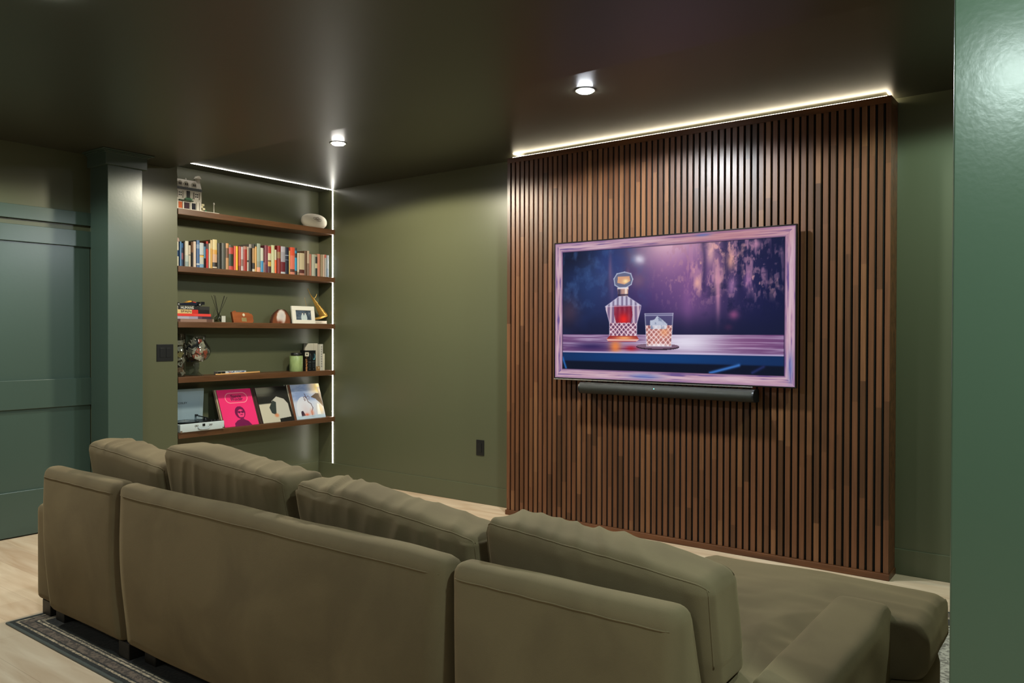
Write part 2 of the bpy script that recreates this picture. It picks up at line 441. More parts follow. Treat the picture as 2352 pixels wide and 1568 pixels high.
# slat material reads object X as multiples of the pitch
sl = obj('slats', bm, m_slat, t)
sl.data.transform(Matrix.Translation(Vector((-PX0, -PYF, 0)))); sl.location = (PX0-t.location.x, 0, 0)
bm = B(); box(bm, PX0+.004, PX1-.004, PYF+.012, YW-.001, .03, PT-.03); obj('backing_board', bm, m_blackmatte, t, world=True)
bm = B(); box(bm, PX0-.004, PX1+.006, PYF-.012, YW-.001, .001, .034, bev=.002); obj('base_rail', bm, m_walnut, t, world=True)
bm = B(); box(bm, PX0, PX1, PYF, YW-.001, PT-.036, PT, bev=.001); obj('top_rail', bm, m_walnut, t, world=True)
for s, x0, x1 in ((-1, PX0-.0005, PX0+.02), (1, PX1-.02, PX1+.0005)):
    bm = B()
    for k in range(7):
        y0 = PYF+.0225+k*.0198
        box(bm, x0, x1, y0, min(y0+.0172, YW-.001), .034, PT-.036, bev=.001, seg=1)
    obj('side_panel', bm, m_walnut, t, world=True)
bm = B()
box(bm, PX0+.028, PX1-.028, PYF+.028, PYF+.034, PT, PT+.009)
box(bm, PX0+.028, PX0+.034, PYF+.034, YW-.004, PT, PT+.009)
box(bm, PX1-.034, PX1-.028, PYF+.034, YW-.004, PT, PT+.009)
obj('led_tape', bm, m_ledw, t, world=True, label='glowing warm light tape')

# ================================================================== television
TX0, TX1, TZ0, TZ1, TYF = -2.906, -1.316, .986, 1.887, 4.366
def tv_fn(u, v):
    asp = 1.59/.9
    n1 = fbm(u*14, v*9, 1, 5); n2 = fbm(u*80, v*20, 5, 4); n3 = fbm(u*7, v*5, 9, 3)
    c = np.zeros((len(u), 3)); c[:] = np.array((17, 22, 54))/255
    c = mixc(c, (34, 66, 120), blob(u, v, .19, .74, .14, .30)*.75)
    c = mixc(c, (12, 18, 40), blob(u, v, .08, .9, .12, .12)*.8)
    c = mixc(c, (70, 50, 110), blob(u, v, .48, .62, .22, .25)*.8)
    c = mixc(c, (24, 26, 70), blob(u, v, .85, .6, .12, .3)*.8)
    c = mixc(c, (168, 118, 160), blob(u, v, .56, .86, .19, .22)*.95)
    c = mixc(c, (232, 190, 200), blob(u, v, .53, .96, .13, .12)*.9)
    c = mixc(c, (128, 84, 138), blob(u, v, .63, .60, .13, .30)*.65)
    c = mixc(c, (40, 64, 128), np.clip((n3-.5)*4, 0, 1)*.45*(u < .45))
    # foliage: warm flecks and streaks at the upper right
    reg = sm(u, .56, .64)*(1-sm(u, .93, .98))*sm(v, .50, .70)
    fl = np.clip((n2-.55)*7, 0, 1)*np.clip((n1-.42)*5, 0, 1)
    c = mixc(c, (216, 158, 158), reg*fl*.9)
    st = np.clip((fbm(u*70, v*7, 21, 3)-.58)*7, 0, 1)
    c = mixc(c, (190, 135, 165), reg*st*.6)
    f2 = np.clip((fbm(u*85, v*26, 51, 4)-.56)*9, 0, 1)*sm(u, .40, .60)*(1-sm(u, .92, .97))*sm(v, .45, .65)
    c = mixc(c, (176, 128, 150), f2*.55); c = mixc(c, (20, 24, 60), np.clip((fbm(u*30, v*22, 61, 4)-.54)*7, 0, 1)*sm(u, .62, .74)*sm(v, .35, .5)*.6)
    lf = np.clip((fbm(u*30, v*13, 71, 4)-.52)*4, 0, 1)*(1-sm(u, .3, .48))*sm(v, .42, .55); c = mixc(c, (62, 96, 150), lf*.45)
    for (x, y, rx, ry, cc, a) in ((.69, .87, .015, .08, (222, 170, 170), .8), (.715, .70, .012, .10, (204, 150, 160), .8), (.638, .67, .012, .035, (230, 170, 160), .85),
            (.765, .80, .014, .05, (236, 170, 150), .85), (.72, .6, .008, .16, (190, 130, 160), .8), (.77, .64, .018, .05, (170, 120, 170), .7),
            (.78, .45, .018, .03, (180, 90, 140), .7), (.86, .9, .02, .025, (200, 140, 170), .7), (.83, .67, .015, .05, (140, 95, 150), .7), (.60, .6, .02, .2, (130, 84, 140), .6),
            (.265, .78, .008, .12, (110, 84, 120), .7), (.275, .66, .008, .10, (96, 76, 124), .6), (.345, .72, .008, .05, (180, 120, 130), .6), (.39, .70, .03, .05, (130, 100, 120), .5),
            (.76, .37, .015, .02, (120, 50, 90), .6), (.07, .48, .05, .12, (96, 62, 70), .5), (.30, .62, .04, .08, (60, 60, 110), .5)):
        c = mixc(c, cc, blob(u, v, x, y, rx, ry)*a)
    # dark trunks
    for (x, wd) in ((.66, .010), (.745, .012), (.80, .010), (.905, .02)):
        c = mixc(c, (24, 24, 62), np.exp(-((u-x-.02*(fbm(v*6, u*0, 3, 2)-.5))/wd)**2)*reg*.45)
    c = mixc(c, (18, 22, 52), (1-sm(v, .33, .50))*.6)
    # bar top
    tb = (v < .323) & (v > .19)
    g = fbm(u*6, v*150, 31, 4)
    tc_ = np.zeros_like(c); tc_[:] = np.array((104, 66, 112))/255
    tc_ = mixc(tc_, (196, 180, 208), np.clip((g-.42)*3, 0, 1)*.75)
    tc_ = mixc(tc_, (226, 220, 236), blob(u, v, .60, .27, .17, .09)*.95)
    tc_ = mixc(tc_, (40, 30, 84), blob(u, v, .18, .235, .09, .03)*.8)
    tc_ = mixc(tc_, (120, 60, 110), blob(u, v, .82, .27, .12, .05)*.4)
    tc_ = mixc(tc_, (234, 130, 60), blob(u, v, .29, .235, .025, .05)*.9)
    tc_ = mixc(tc_, (170, 20, 30), blob(u, v, .36, .225, .03, .02)*.8)
    c = np.where(tb[:, None], tc_, c)
    c = mixc(c, (200, 190, 224), np.exp(-((v-.193)/.006)**2)*.8)
    lo = (v <= .188)
    lc = np.zeros_like(c); lc[:] = np.array((14, 40, 84))/255
    lc = mixc(lc, (10, 66, 128), blob(u, v, .45, .16, .35, .05)*.8)
    lc = mixc(lc, (6, 14, 36), 1-sm(v, .118, .135))
    lc = mixc(lc, (60, 120, 200), np.exp(-(segd(u, v, .69, .07, .80, .125, asp)/.010)**2)*.9)
    lc = mixc(lc, (40, 110, 190), np.exp(-(segd(u, v, .038, .15, .055, .07, asp)/.008)**2)*.9)
    lc = mixc(lc, (30, 40, 90), np.exp(-(segd(u, v, .85, .08, .89, .12, asp)/.010)**2)*.9)
    c = np.where(lo[:, None], lc, c)
    # coaster
    e = (((u-.475)/.092)**2+((v-.237)/.022)**2); c = mixc(c, (46, 30, 44), (e < 1)*1.0)
    e = (((u-.475)/.090)**2+((v-.243)/.018)**2); c = mixc(c, (120, 92, 112), (e < 1)*1.0)
    # decanter
    body = poly(u, v, [(.308, .595), (.341, .595), (.403, .526), (.404, .50), (.386, .402), (.385, .312), (.263, .312), (.263, .404), (.245, .50), (.244, .524)])
    bc = np.zeros_like(c); bc[:] = np.array((150, 120, 150))/255
    st = np.sin((u-.325)*300*(1+.3*(v-.4)))
    bc = mixc(bc, (232, 214, 220), np.clip(st, 0, 1)*.7)
    bc = mixc(bc, (66, 56, 100), np.clip(-st-.4, 0, 1)*.8)
    liq = poly(u, v, [(.284, .533), (.362, .530), (.367, .46), (.36, .405), (.292, .405), (.284, .46)])
    bc = mixc(bc, (128, 12, 38), liq*(.65+.3*np.clip(fbm(u*60, v*20, 3, 3), 0, 1)))
    bc = mixc(bc, (236, 36, 30), liq*blob(u, v, .327, .43, .022, .04)*.9)
    dia = np.abs(np.sin((u*asp+v)*88+fbm(u*40, v*30, 8, 2)*1.6))*np.abs(np.sin((u*asp-v)*88+fbm(u*35, v*38, 6, 2)*1.6))*(.6+.8*fbm(u*30, v*26, 12, 2))
    low = (v < .405)
    bc = np.where((low & (body > 0))[:, None], mixc(mixc(np.tile(np.array((150, 96, 118))/255, (len(u), 1)), (240, 226, 236), np.clip(1-dia*2.2, 0, 1)), (60, 40, 80), np.clip(dia*1.6-1, 0, 1)), bc)
    bc = mixc(bc, (190, 200, 226), (v > .526)*.55)
    bc = mixc(bc, (80, 60, 90), (v > .526)*np.clip(-st, 0, 1)*.5)
    c = np.where((body > 0)[:, None], bc, c)
    for a, b_ in (((.244, .524), (.308, .595)), ((.341, .595), (.403, .526)), ((.244, .524), (.263, .404)), ((.404, .52), (.386, .402)), ((.263, .404), (.263, .312)), ((.386, .402), (.385, .312)), ((.244, .522), (.403, .525))):
        c = mixc(c, (216, 206, 226), np.exp(-(segd(u, v, *a, *b_, asp)/.0030)**2)*.6)
    ft = poly(u, v, [(.263, .312), (.386, .312), (.396, .288), (.384, .273), (.257, .272), (.249, .289)])
    c = mixc(c, (150, 40, 40), ft); c = mixc(c, (240, 200, 190), ft*np.exp(-((v-.283)/.007)**2)); c = mixc(c, (236, 160, 100), ft*blob(u, v, .33, .298, .04, .012))
    nk = poly(u, v, [(.298, .658), (.348, .658), (.346, .595), (.300, .595)])
    c = mixc(c, (180, 140, 130), nk); c = mixc(c, (60, 50, 80), nk*np.exp(-((u-.306)/.008)**2)); c = mixc(c, (246, 224, 210), nk*np.exp(-((u-.337)/.005)**2)); c = mixc(c, (40, 30, 60), nk*np.exp(-((v-.603)/.006)**2)); c = mixc(c, (240, 220, 220), nk*np.exp(-((v-.650)/.005)**2))
    stp = poly(u, v, [(.282, .72), (.296, .755), (.33, .765), (.358, .752), (.367, .712), (.360, .675), (.338, .655), (.306, .655), (.287, .675)])
    c = mixc(c, (96, 100, 130), stp)
    c = mixc(c, (220, 160, 120), poly(u, v, [(.300, .735), (.352, .735), (.356, .70), (.33, .678), (.298, .69)])*.9)
    c = mixc(c, (250, 220, 160), stp*blob(u, v, .335, .70, .012, .015))
    P_ = [(.282, .72), (.296, .755), (.33, .765), (.358, .752), (.367, .712), (.360, .675), (.338, .655), (.306, .655), (.287, .675)]
    for k in range(len(P_)):
        c = mixc(c, (206, 216, 236), np.exp(-(segd(u, v, *P_[k], *P_[(k+1) % len(P_)], asp)/.0035)**2)*.8)
    # tumbler
    gl = poly(u, v, [(.421, .467), (.540, .467), (.533, .242), (.429, .242)])
    gc = mixc(c, (110, 110, 150), np.full(len(u), .45))
    liqg = (v < .385)
    gc = np.where(liqg[:, None], mixc(mixc(np.tile(np.array((186, 118, 110))/255, (len(u), 1)), (246, 230, 232), np.clip(1-dia*2.4, 0, 1)*.9), (90, 60, 84), np.clip(dia*1.6-1, 0, 1)*.8), gc)
    gc = mixc(gc, (236, 160, 110), blob(u, v, .505, .34, .02, .03)*.7*liqg)
    ice = poly(u, v, [(.443, .42), (.46, .425), (.474, .45), (.488, .435), (.516, .395), (.512, .36), (.445, .36)])
    gc = mixc(gc, (210, 218, 232), ice*.8); gc = mixc(gc, (110, 120, 150), ice*np.clip((fbm(u*60, v*30, 2, 3)-.5)*5, 0, 1)*.8)
    gc = mixc(gc, (250, 250, 255), blob(u, v, .48, .25, .045, .010)*.7)
    c = np.where((gl > 0)[:, None], gc, c)
    for a, b_ in (((.421, .467), (.540, .467)), ((.421, .467), (.429, .242)), ((.540, .467), (.533, .242)), ((.429, .243), (.533, .243)), ((.423, .455), (.538, .455))):
        c = mixc(c, (210, 214, 232), np.exp(-(segd(u, v, *a, *b_, asp)/.0032)**2)*.65)
    # pictured wooden frame round the edge of the screen
    d = np.minimum(np.minimum(u*asp, (1-u)*asp), np.minimum(v, 1-v))
    horiz = np.minimum(v, 1-v) < np.minimum(u*asp, (1-u)*asp)
    gr = np.where(horiz, fbm(u*9, v*120, 41, 4), fbm(v*7, u*160, 43, 4))
    fc = np.zeros_like(c); fc[:] = np.array((184, 146, 166))/255
    fc = mixc(fc, (214, 186, 196), np.clip((gr-.45)*4, 0, 1)*.7)
    fc = mixc(fc, (84, 66, 130), np.clip((.42-gr)*6, 0, 1)*.8)
    fc = mixc(fc, (180, 116, 120), blob(u, v, .75, .97, .25, .1)*.6)
    fc = mixc(fc, (80, 110, 180), blob(u, v, .66, .985, .03, .01)*.7+blob(u, v, .42, .03, .07, .02)*.7+blob(u, v, .985, .12, .01, .1)*.6)
    fc = mixc(fc, (136, 98, 140), (1-sm(d, .0, .018))*.5)
    fc = mixc(fc, (90, 60, 110), sm(d, .05, .064)*.55)
    c = np.where((d < .0655)[:, None], fc, c)
    c = mixc(c, (20, 16, 40), np.exp(-((d-.0665)/.0022)**2)*.8)
    return c
t = thing('television', 'large wall-mounted television showing a decanter and tumbler of whisky, on the slatted panel', 'television', ((TX0+TX1)/2, PYF, TZ0))
bm = B(); box(bm, TX0+.02, TX1-.02, TYF+.012, TYF+.045, TZ0+.03, TZ1-.02, bev=.004); box(bm, TX0+.4, TX1-.4, TYF+.045, PYF-.0005, TZ0+.25, TZ1-.25)
obj('back_housing', bm, m_black, t, world=True)
m_bezel = mat('bronze_bezel', (.03, .026, .024), .3, metal=.8, bump=(80, .02))
bm = B(); q = .008
box(bm, TX0, TX1, TYF-.004, TYF+.02, TZ1-q, TZ1, bev=.0015); box(bm, TX0, TX1, TYF-.004, TYF+.02, TZ0, TZ0+q, bev=.0015)
box(bm, TX0, TX0+q, TYF-.004, TYF+.02, TZ0+q, TZ1-q, bev=.0015); box(bm, TX1-q, TX1, TYF-.004, TYF+.02, TZ0+q, TZ1-q, bev=.0015)
obj('bezel', bm, m_bezel, t, world=True)
bm = B(); box(bm, TX0, TX1-.24, TYF-.006, TYF+.006, TZ0-.007, TZ0-.0005, bev=.0015); obj('lower_trim', bm, m_chrome, t, world=True)
m_tv = pic_mat('lit_screen', .07, 1.0, .5)
picture('screen', TX1-TX0-2*q, TZ1-TZ0-2*q, 620, 360, tv_fn, m_tv, t, org=(TX0+q-t.location.x, TYF-t.location.y, q))
# soundbar
t = thing('soundbar', 'long black rounded soundbar mounted below the television', 'soundbar', (-2.11, PYF, .90))
bm = B(); prof = []
for k in range(14):
    a = PI/2+PI*k/13*1.0
    prof.append((4.345+.036*math.cos(a)*1.0-.0, .934+.036*math.sin(a)))
prof += [(PYF-.03, .898), (PYF-.03, .970)]
prism(bm, prof, 1.13, axis='X', off=-2.675)
m_sb = mat('charcoal_grille', hx('23241e'), .42, bump=(900, .3))
obj('grille', bm, m_sb, t, world=True, smooth=True)
for x in (-2.684, -1.545):
    bm = B(); prism(bm, [(a+(4.36-a)*-.02, b) for a, b in prof], .009, axis='X', off=x); obj('end_cap', bm, m_black, t, world=True, smooth=True)
bm = B(); box(bm, -2.4, -2.33, PYF-.031, PYF-.0005, .91, .96); obj('bracket', bm, m_black, t, world=True)
bm = B(); box(bm, -1.9, -1.83, PYF-.031, PYF-.0005, .91, .96); obj('bracket', bm, m_black, t, world=True)
bm = B(); lathe(bm, [(.0035, 0), (.0035, .002), (.001, .003)], c=(-2.147, 4.3125, .9495), axis='Y', n=12); obj('status_light', bm, emit('teal_light', (.2, 1, .9), 3), t, world=True)

# ================================================================== switch and outlet
def wallplate(name, label, cat, org, along, wd, ht, n_rock):
    t = thing(name, label, cat, org)
    def bx(a0, a1, d0, d1, z0, z1, bev=.001):
        bm = B()
        if along == 'Y': box(bm, d0, d1, a0, a1, z0, z1, bev=bev)
        else: box(bm, a0, a1, -d1, -d0, z0, z1, bev=bev)
        return bm
    obj('cover_plate', bx(-wd/2, wd/2, .0005, .005, -ht/2, ht/2), m_black, t)
    for k in range(n_rock):
        a = (k-(n_rock-1)/2)*.046
        obj('rocker' if cat == 'light switch' else 'socket', bx(a-.017, a+.017, .005, .008, -.034, .034), m_black, t)
    return t
wallplate('light_switch', 'square black double light switch on the green wall left of the shelves', 'light switch', (XN, 3.028, 1.14), 'Y', .125, .122, 2)
wallplate('power_outlet', 'black power outlet low on the green wall left of the slatted panel', 'power outlet', (-3.727, YW, .4215), 'X', .074, .117, 1)

# ================================================================== shelves
SZ = [2.192, 1.773, 1.3655, .9594, .5509]
names_sh = ['topmost', 'second from the top', 'middle', 'fourth from the top', 'lowest']
for z, nm in zip(SZ, names_sh):
    bm = B(); box(bm, XB+.0005, -5.371, 3.1255, YW-.003, z-.043, z, bev=.0025)
    o = rebase(obj('floating_shelf', bm, m_shelf), (-5.48, 3.86, z-.043))
    hold = {'topmost': 'holding a toy house', 'second from the top': 'holding a row of books', 'middle': 'holding a photo frame',
            'fourth from the top': 'holding glass vases', 'lowest': 'holding record sleeves'}[nm]
    tag(o, f'thick walnut floating shelf, {nm} of the five, {hold}', 'shelf', 'walnut floating shelves in the wall niche')
# ================================================================== rug
def rug_mat(hx_, hy_):
    m = bpy.data.materials.new('patterned_rug'); m.use_nodes = True
    nt = m.node_tree; N = nt.nodes; L = nt.links; b = N['Principled BSDF']
    tc = N.new('ShaderNodeTexCoord'); sp = N.new('ShaderNodeSeparateXYZ'); L.new(tc.outputs['Object'], sp.inputs[0])
    dx = node_math(nt, 'SUBTRACT', hx_, node_math(nt, 'ABSOLUTE', sp.outputs[0])); dy = node_math(nt, 'SUBTRACT', hy_, node_math(nt, 'ABSOLUTE', sp.outputs[1]))
    d = node_math(nt, 'MINIMUM', dx, dy)
    nz = N.new('ShaderNodeTexNoise'); nz.inputs['Scale'].default_value = 90; nz.inputs['Detail'].default_value = 3; L.new(tc.outputs['Object'], nz.inputs['Vector'])
    dd = node_math(nt, 'ADD', d, node_math(nt, 'MULTIPLY', node_math(nt, 'SUBTRACT', nz.outputs['Fac'], .5), .008))
    rp = N.new('ShaderNodeValToRGB'); rp.color_ramp.interpolation = 'CONSTANT'
    st = [(0, '484a42'), (.011, '201c14'), (.028, 'b09a7c'), (.038, '2a231c'), (.045, '6b5848'), (.082, '2a231c'), (.088, 'b8a284'), (.098, '3a2f26'), (.104, 'a8947a'), (.112, '29211c'),
          (.20, 'b0a28c'), (.214, '3a342c'), (.226, 'a39a8a')]
    e = rp.color_ramp.elements
    while len(e) < len(st): e.new(.5)
    for k, (p, c) in enumerate(st): e[k].position = p/.5; e[k].color = (*hx(c), 1)
    L.new(node_math(nt, 'DIVIDE', dd, .5), rp.inputs[0])
    n2 = N.new('ShaderNodeTexNoise'); n2.inputs['Scale'].default_value = 38; n2.inputs['Detail'].default_value = 5; n2.inputs['Distortion'].default_value = 1.5; L.new(tc.outputs['Object'], n2.inputs['Vector'])
    r2_ = N.new('ShaderNodeValToRGB'); r2_.color_ramp.elements[0].position = .44; r2_.color_ramp.elements[1].position = .56
    r2_.color_ramp.elements[0].color = (.16, .14, .13, 1); r2_.color_ramp.elements[1].color = (1.0, 1.0, 1.0, 1); L.new(n2.outputs['Fac'], r2_.inputs[0])
    mx = N.new('ShaderNodeMix'); mx.data_type = 'RGBA'; mx.blend_type = 'MULTIPLY'
    f = node_math(nt, 'MULTIPLY', node_math(nt, 'GREATER_THAN', d, .011), .75)
    L.new(f, mx.inputs[0]); L.new(rp.outputs[0], mx.inputs[6]); L.new(r2_.outputs[0], mx.inputs[7]); L.new(mx.outputs[2], b.inputs['Base Color'])
    b.inputs['Roughness'].default_value = .95; b.inputs['Sheen Weight'].default_value = .1
    bp = N.new('ShaderNodeBump'); bp.inputs['Strength'].default_value = .6; bp.inputs['Distance'].default_value = .003
    L.new(n2.outputs['Fac'], bp.inputs['Height']); L.new(bp.outputs[0], b.inputs['Normal'])
    return m
RX0, RX1, RY0, RY1 = -3.834, .10, 1.42, 4.085
bm = B(); box(bm, RX0, RX1, RY0, RY1, .0005, .009, bev=.003)
rug = rebase(obj('area_rug', bm, rug_mat((RX1-RX0)/2, (RY1-RY0)/2)), ((RX0+RX1)/2, (RY0+RY1)/2, 0))
tag(rug, 'dark patterned area rug with beige border stripes lying beneath the sofa', 'rug')

# ================================================================== sofa
from mathutils.bvhtree import BVHTree
def bvh(o): return BVHTree.FromPolygons([v.co.copy() for v in o.data.vertices], [tuple(p.vertices) for p in o.data.polygons])
def rbox_bm(x0, x1, y0, y1, z0, z1, r, nx, ny, nz, fn=None):
    """rounded box as a fine grid, displaced by fn(p, n, uvw)"""
    bm = B(); c = Vector(((x0+x1)/2, (y0+y1)/2, (z0+z1)/2)); h = Vector(((x1-x0)/2, (y1-y0)/2, (z1-z0)/2))
    cnt = (nx, ny, nz); cache = {}
    def vert(i, j, k):
        key = (i, j, k)
        if key in cache: return cache[key]
        u = [(-1+2*a/b) for a, b in zip(key, cnt)]
        p = Vector([u[q]*h[q] for q in range(3)])
        inner = Vector([max(-h[q]+r, min(h[q]-r, p[q])) for q in range(3)])
        d = p-inner
        if d.length > 1e-9:
            nrm = d.normalized(); p = inner+nrm*r
        else: nrm = Vector((0, 0, 0))
        if fn: p = fn(p+c, nrm, u)
        else: p = p+c
        v = bm.verts.new(p); cache[key] = v
        return v
    for ax in range(3):
        a, b_ = [q for q in range(3) if q != ax]
        for side in (0, cnt[ax]):
            for i in range(cnt[a]):
                for j in range(cnt[b_]):
                    ks = []
                    for (di, dj) in ((0, 0), (1, 0), (1, 1), (0, 1)):
                        key = [0, 0, 0]; key[ax] = side; key[a] = i+di; key[b_] = j+dj; ks.append(vert(*key))
                    try: bm.faces.new(ks)
                    except Exception: pass
    bmesh.ops.recalc_face_normals(bm, faces=bm.faces)
    return bm
def wr(x, y, s, amp, fx=14, fy=3):
    """ridged folds"""
    a = noise.noise(Vector((x*fx, y*fy, s*3.7))); b = noise.noise(Vector((x*fx*2.1+5, y*fy*1.7, s*9.1)))
    return amp*((1-abs(a)*2.2)*.7+b*.5)

BY0, BY1 = 1.497, 1.585       # back panels: rear face and front face at the top
def back_panel(x0, x1, seed):
    def fn(p, nrm, u):
        t_ = max(0, min(1, (p.z-.08)/.62))
        q = p.copy()
        f = (p.y-BY0)/(BY1-BY0)             # 0 rear, 1 front
        q.y = BY0+.022*(1-t_)-.012*math.sin(PI*t_)*(1-f)+f*((BY1-BY0)+(1-t_)*.22)
        q.y -= (1-f)*.012*(1-abs(u[0])**6)*math.sin(PI*t_)
        sd = seed*10
        q.y += (1-f)*noise.noise(Vector((p.x*3, p.z*3, sd)))*.006
        if t_ > .8: q.z += noise.noise(Vector((p.x*5, p.y*4, sd)))*.004
        q.z += .004*noise.noise(Vector((p.x*2, 0, sd)))
        return q
    return rbox_bm(x0, x1, BY0, BY1, .062, .703, .034, 46, 8, 34, fn)
sofa = thing('sectional_sofa', 'long olive velvet sectional sofa seen from behind, with a chaise facing the television', 'sofa', (-2.2, 1.5, .009))
GX = [(-3.655, -3.022), (-3.008, -1.334), (-1.318, -.688)]
for k, (a, b_) in enumerate(GX):
    bp_ = obj('back_panel', back_panel(a, b_, k), m_sofa, sofa, world=True, smooth='all')
    bm = B(); tv = bvh(bp_); pts = []
    for i in range(41):
        x = a+.02+(b_-a-.04)*i/40-sofa.location.x; h = tv.ray_cast(Vector((x, -.3, .652+.0006*math.sin(i*.9+k))), Vector((0, 1, 0)))
        if h[0]: pts.append(h[0]+Vector((0, -.0004, 0)))
    tube(bm, pts, .0018, n=6); obj('seam', bm, m_sofa, sofa, smooth='all')
def soft(seed, amp=.004, puff=.02, fx=5, fy=5, axis='z', c=None, h=None):
    def fn(p, nrm, u):
        q = p.copy()
        pf = (1-u[0]**2)*(1-u[1]**2)
        if u[2] > .9: q.z += puff*pf + wr(p.x, p.y, seed, amp, fx, fy)
        else:
            if abs(u[0]) > .9: q.x += wr(p.y, p.z, seed+1, amp*.6, fx, fy)*(1 if u[0] > 0 else -1)
            if abs(u[1]) > .9: q.y += wr(p.x, p.z, seed+2, amp*.6, fx, fy)*(1 if u[1] > 0 else -1)
        return q
    return fn
# seat bases
for (x0, x1, y1) in ((-3.66, -2.74, 2.76), (-2.735, -1.185, 2.42), (-1.18, -.385, 2.80)):
    bm = rbox_bm(x0, x1, 1.74, y1, .07, .295, .03, 24, 24, 6, soft(x0, .002, 0))
    obj('seat_base', bm, m_sofa, sofa, world=True, smooth='all')
# seat cushions
for (x0, x1, y1, pf) in ((-3.66, -2.71, 2.80, .02), (-2.70, -1.95, 2.46, .02), (-1.94, -1.19, 2.46, .02), (-1.178, -.372, 2.86, .024)):
    sd = x0*2
    if x0 > -1.2:      # T-shaped chaise pad: narrower beside the arm
        def fn(p, nrm, u, s0=soft(sd, .009, pf, 3, 8)):
            q = s0(p, nrm, u)
            t_ = 1-max(0, min(1, (p.y-2.36)/.10)); t_ = t_*t_*(3-2*t_)
            k = max(0, (p.x+.8)/.43)
            q.x -= t_*k*.205
            if u[2] > .9:
                q.z += .006*math.sin(p.x*16-p.y*7+1.2)*(1-min(1, max(0, (p.y-1.9)/.7)))
                q.z -= .010*max(0, (p.y-2.6)/.26)**2
            return q
        bm = rbox_bm(x0, x1, 1.66, y1, .302, .458, .045, 60, 80, 10, fn)
    else: bm = rbox_bm(x0, x1, 1.66, y1, .302, .45, .045, 40, 50, 10, soft(sd, .005, pf, 4, 7))
    obj('seat_cushion', bm, m_sofa, sofa, world=True, smooth='all')
# arms
def arm(x0, x1, y0, y1, z1, seed):
    def fn(p, nrm, u):
        q = p.copy()
        if u[2] > 0: q.z += .004*noise.noise(Vector((p.x*7, p.y*5, seed)))+.004*(1-u[0]**2)
        if u[0] > .9: q.x += .006*noise.noise(Vector((p.z*7, p.y*5, seed)))
        return q
    bm = rbox_bm(x0, x1, y0, y1, .065, z1, .028, 12, 44, 24, fn)
    return obj('armrest', bm, m_sofa, sofa, world=True, smooth='all')
arm(-3.885, -3.672, 1.565, 2.45, .50, 3)
arm(-.625, -.462, 1.72, 2.47, .505, 8)
# feet
for (x, y) in ((-3.79, 1.60), (-3.655, 1.60), (-3.04, 1.57), (-2.90, 1.60), (-1.30, 1.57), (-.72, 1.57), (-3.6, 2.68), (-2.8, 2.68), (-1.1, 2.7), (-.45, 2.7), (-2.6, 2.34), (-1.3, 2.34), (-.53, 1.80)):
    bm = B(); box(bm, x-.04, x+.04, y-.03, y+.05, .0092, .074, bev=.003); obj('foot', bm, m_foot, sofa, world=True)

# loose back cushions
SHEAR = .20
def folds(x, y, s, amp):
    wx = x+.55*y+.05*noise.noise(Vector((x*4, y*4, s)))
    m_ = .5+noise.noise(Vector((x*3.1+s, y*1.5, s*2.3)))*1.1
    a = noise.noise(Vector((wx*11, y*1.2, s*3.7))); b = noise.noise(Vector((wx*23+5, y*2, s*9.1)))
    return amp*1.7*max(.08, min(1, m_))*((1-min(1, abs(a)*3.2))*.9-.25+b*.4)
def back_cushion(x0, x1, zt, seed, lean, label, dz0=0, dz1=0, amp=.010, skew=0, depth=.19):
    w_ = x1-x0; h_ = zt-.455; c = ((x0+x1)/2, 1.70, .455)
    t = thing('back_cushion', label, 'cushion', (c[0], 1.768, .464), (lean, 0, skew), group='loose back cushions along the sofa')
    def shp(px, py, pz, u):
        q = Vector((px, py, pz))
        tx = (px/w_+.5)
        edge = (1-abs(2*tx-1)**4)
        top = max(0, (pz/h_))
        q.y += (py/(depth/2))*.016*edge*math.sin(PI*min(1, max(0, top)))
        if u[2] > .85:
            q.z += .012*edge*(1-(py/(depth/2))**2)
            q.z += folds(px, py, seed, amp)
        elif u[2] > -.5:
            a = max(0, (top-.3)/.7)
            s = 1 if py > 0 else -1
            if abs(u[1]) > .9: q.y += s*folds(px+.5*(h_-pz)*s, h_-pz, seed+2, amp*.5)*a
            if abs(u[0]) > .9: q.x += (1 if u[0] > 0 else -1)*wr(py, pz, seed+4, amp*.5, 8, 4)
        z_t = dz0*(1-tx)+dz1*tx
        q.z += z_t*max(0, top)
        q.z += .010*noise.noise(Vector((px*5, py*3, seed)))*max(0, top)
        q.y -= SHEAR*pz
        return q
    def fold(tx): return .6+.4*math.sin(tx*9+seed)
    def fn(p, nrm, u): return shp(p.x, p.y, p.z, u)
    bm = rbox_bm(-w_/2, w_/2, -depth/2, depth/2, 0, h_, .036, 96, 24, 44, fn)
    cv_ = obj('cover', bm, m_sofa, t, smooth='all')
    tv = bvh(cv_)
    for sy in (-1, 1):
        pts = []
        def cast(o_, d_):
            h = tv.ray_cast(Vector(o_), Vector(d_).normalized())
            if h[0] and (not pts or (h[0]-pts[-1]).length < .05): pts.append(h[0]+h[1]*.0002)
        S = lambda z: -SHEAR*z
        ht = lambda x: h_+dz0*(.5-x/w_)+dz1*(.5+x/w_)
        for z in np.linspace(.25, .92, 16): q = ht(-w_/2)*z; cast((-w_/2-.1, sy*(depth/2+.1)+S(q), q), (1, -sy*1.0, 0))
        for x in np.linspace(-w_/2+.006, w_/2-.006, 90): cast((x, sy*(depth/2+.1)+S(h_), ht(x)+.1), (0, -sy*1.0, -1))
        for z in np.linspace(.92, .25, 16): q = ht(w_/2)*z; cast((w_/2+.1, sy*(depth/2+.1)+S(q), q), (-1, -sy*1.0, 0))
        bm = B(); tube(bm, pts, .0020, n=6); obj('seam', bm, m_sofa, t, smooth='all')
    return t
LEAN = 0
back_cushion(-3.50, -2.89, .79, 2.1, LEAN, 'olive velvet back cushion at the far left end of the sofa', .01, -.03)
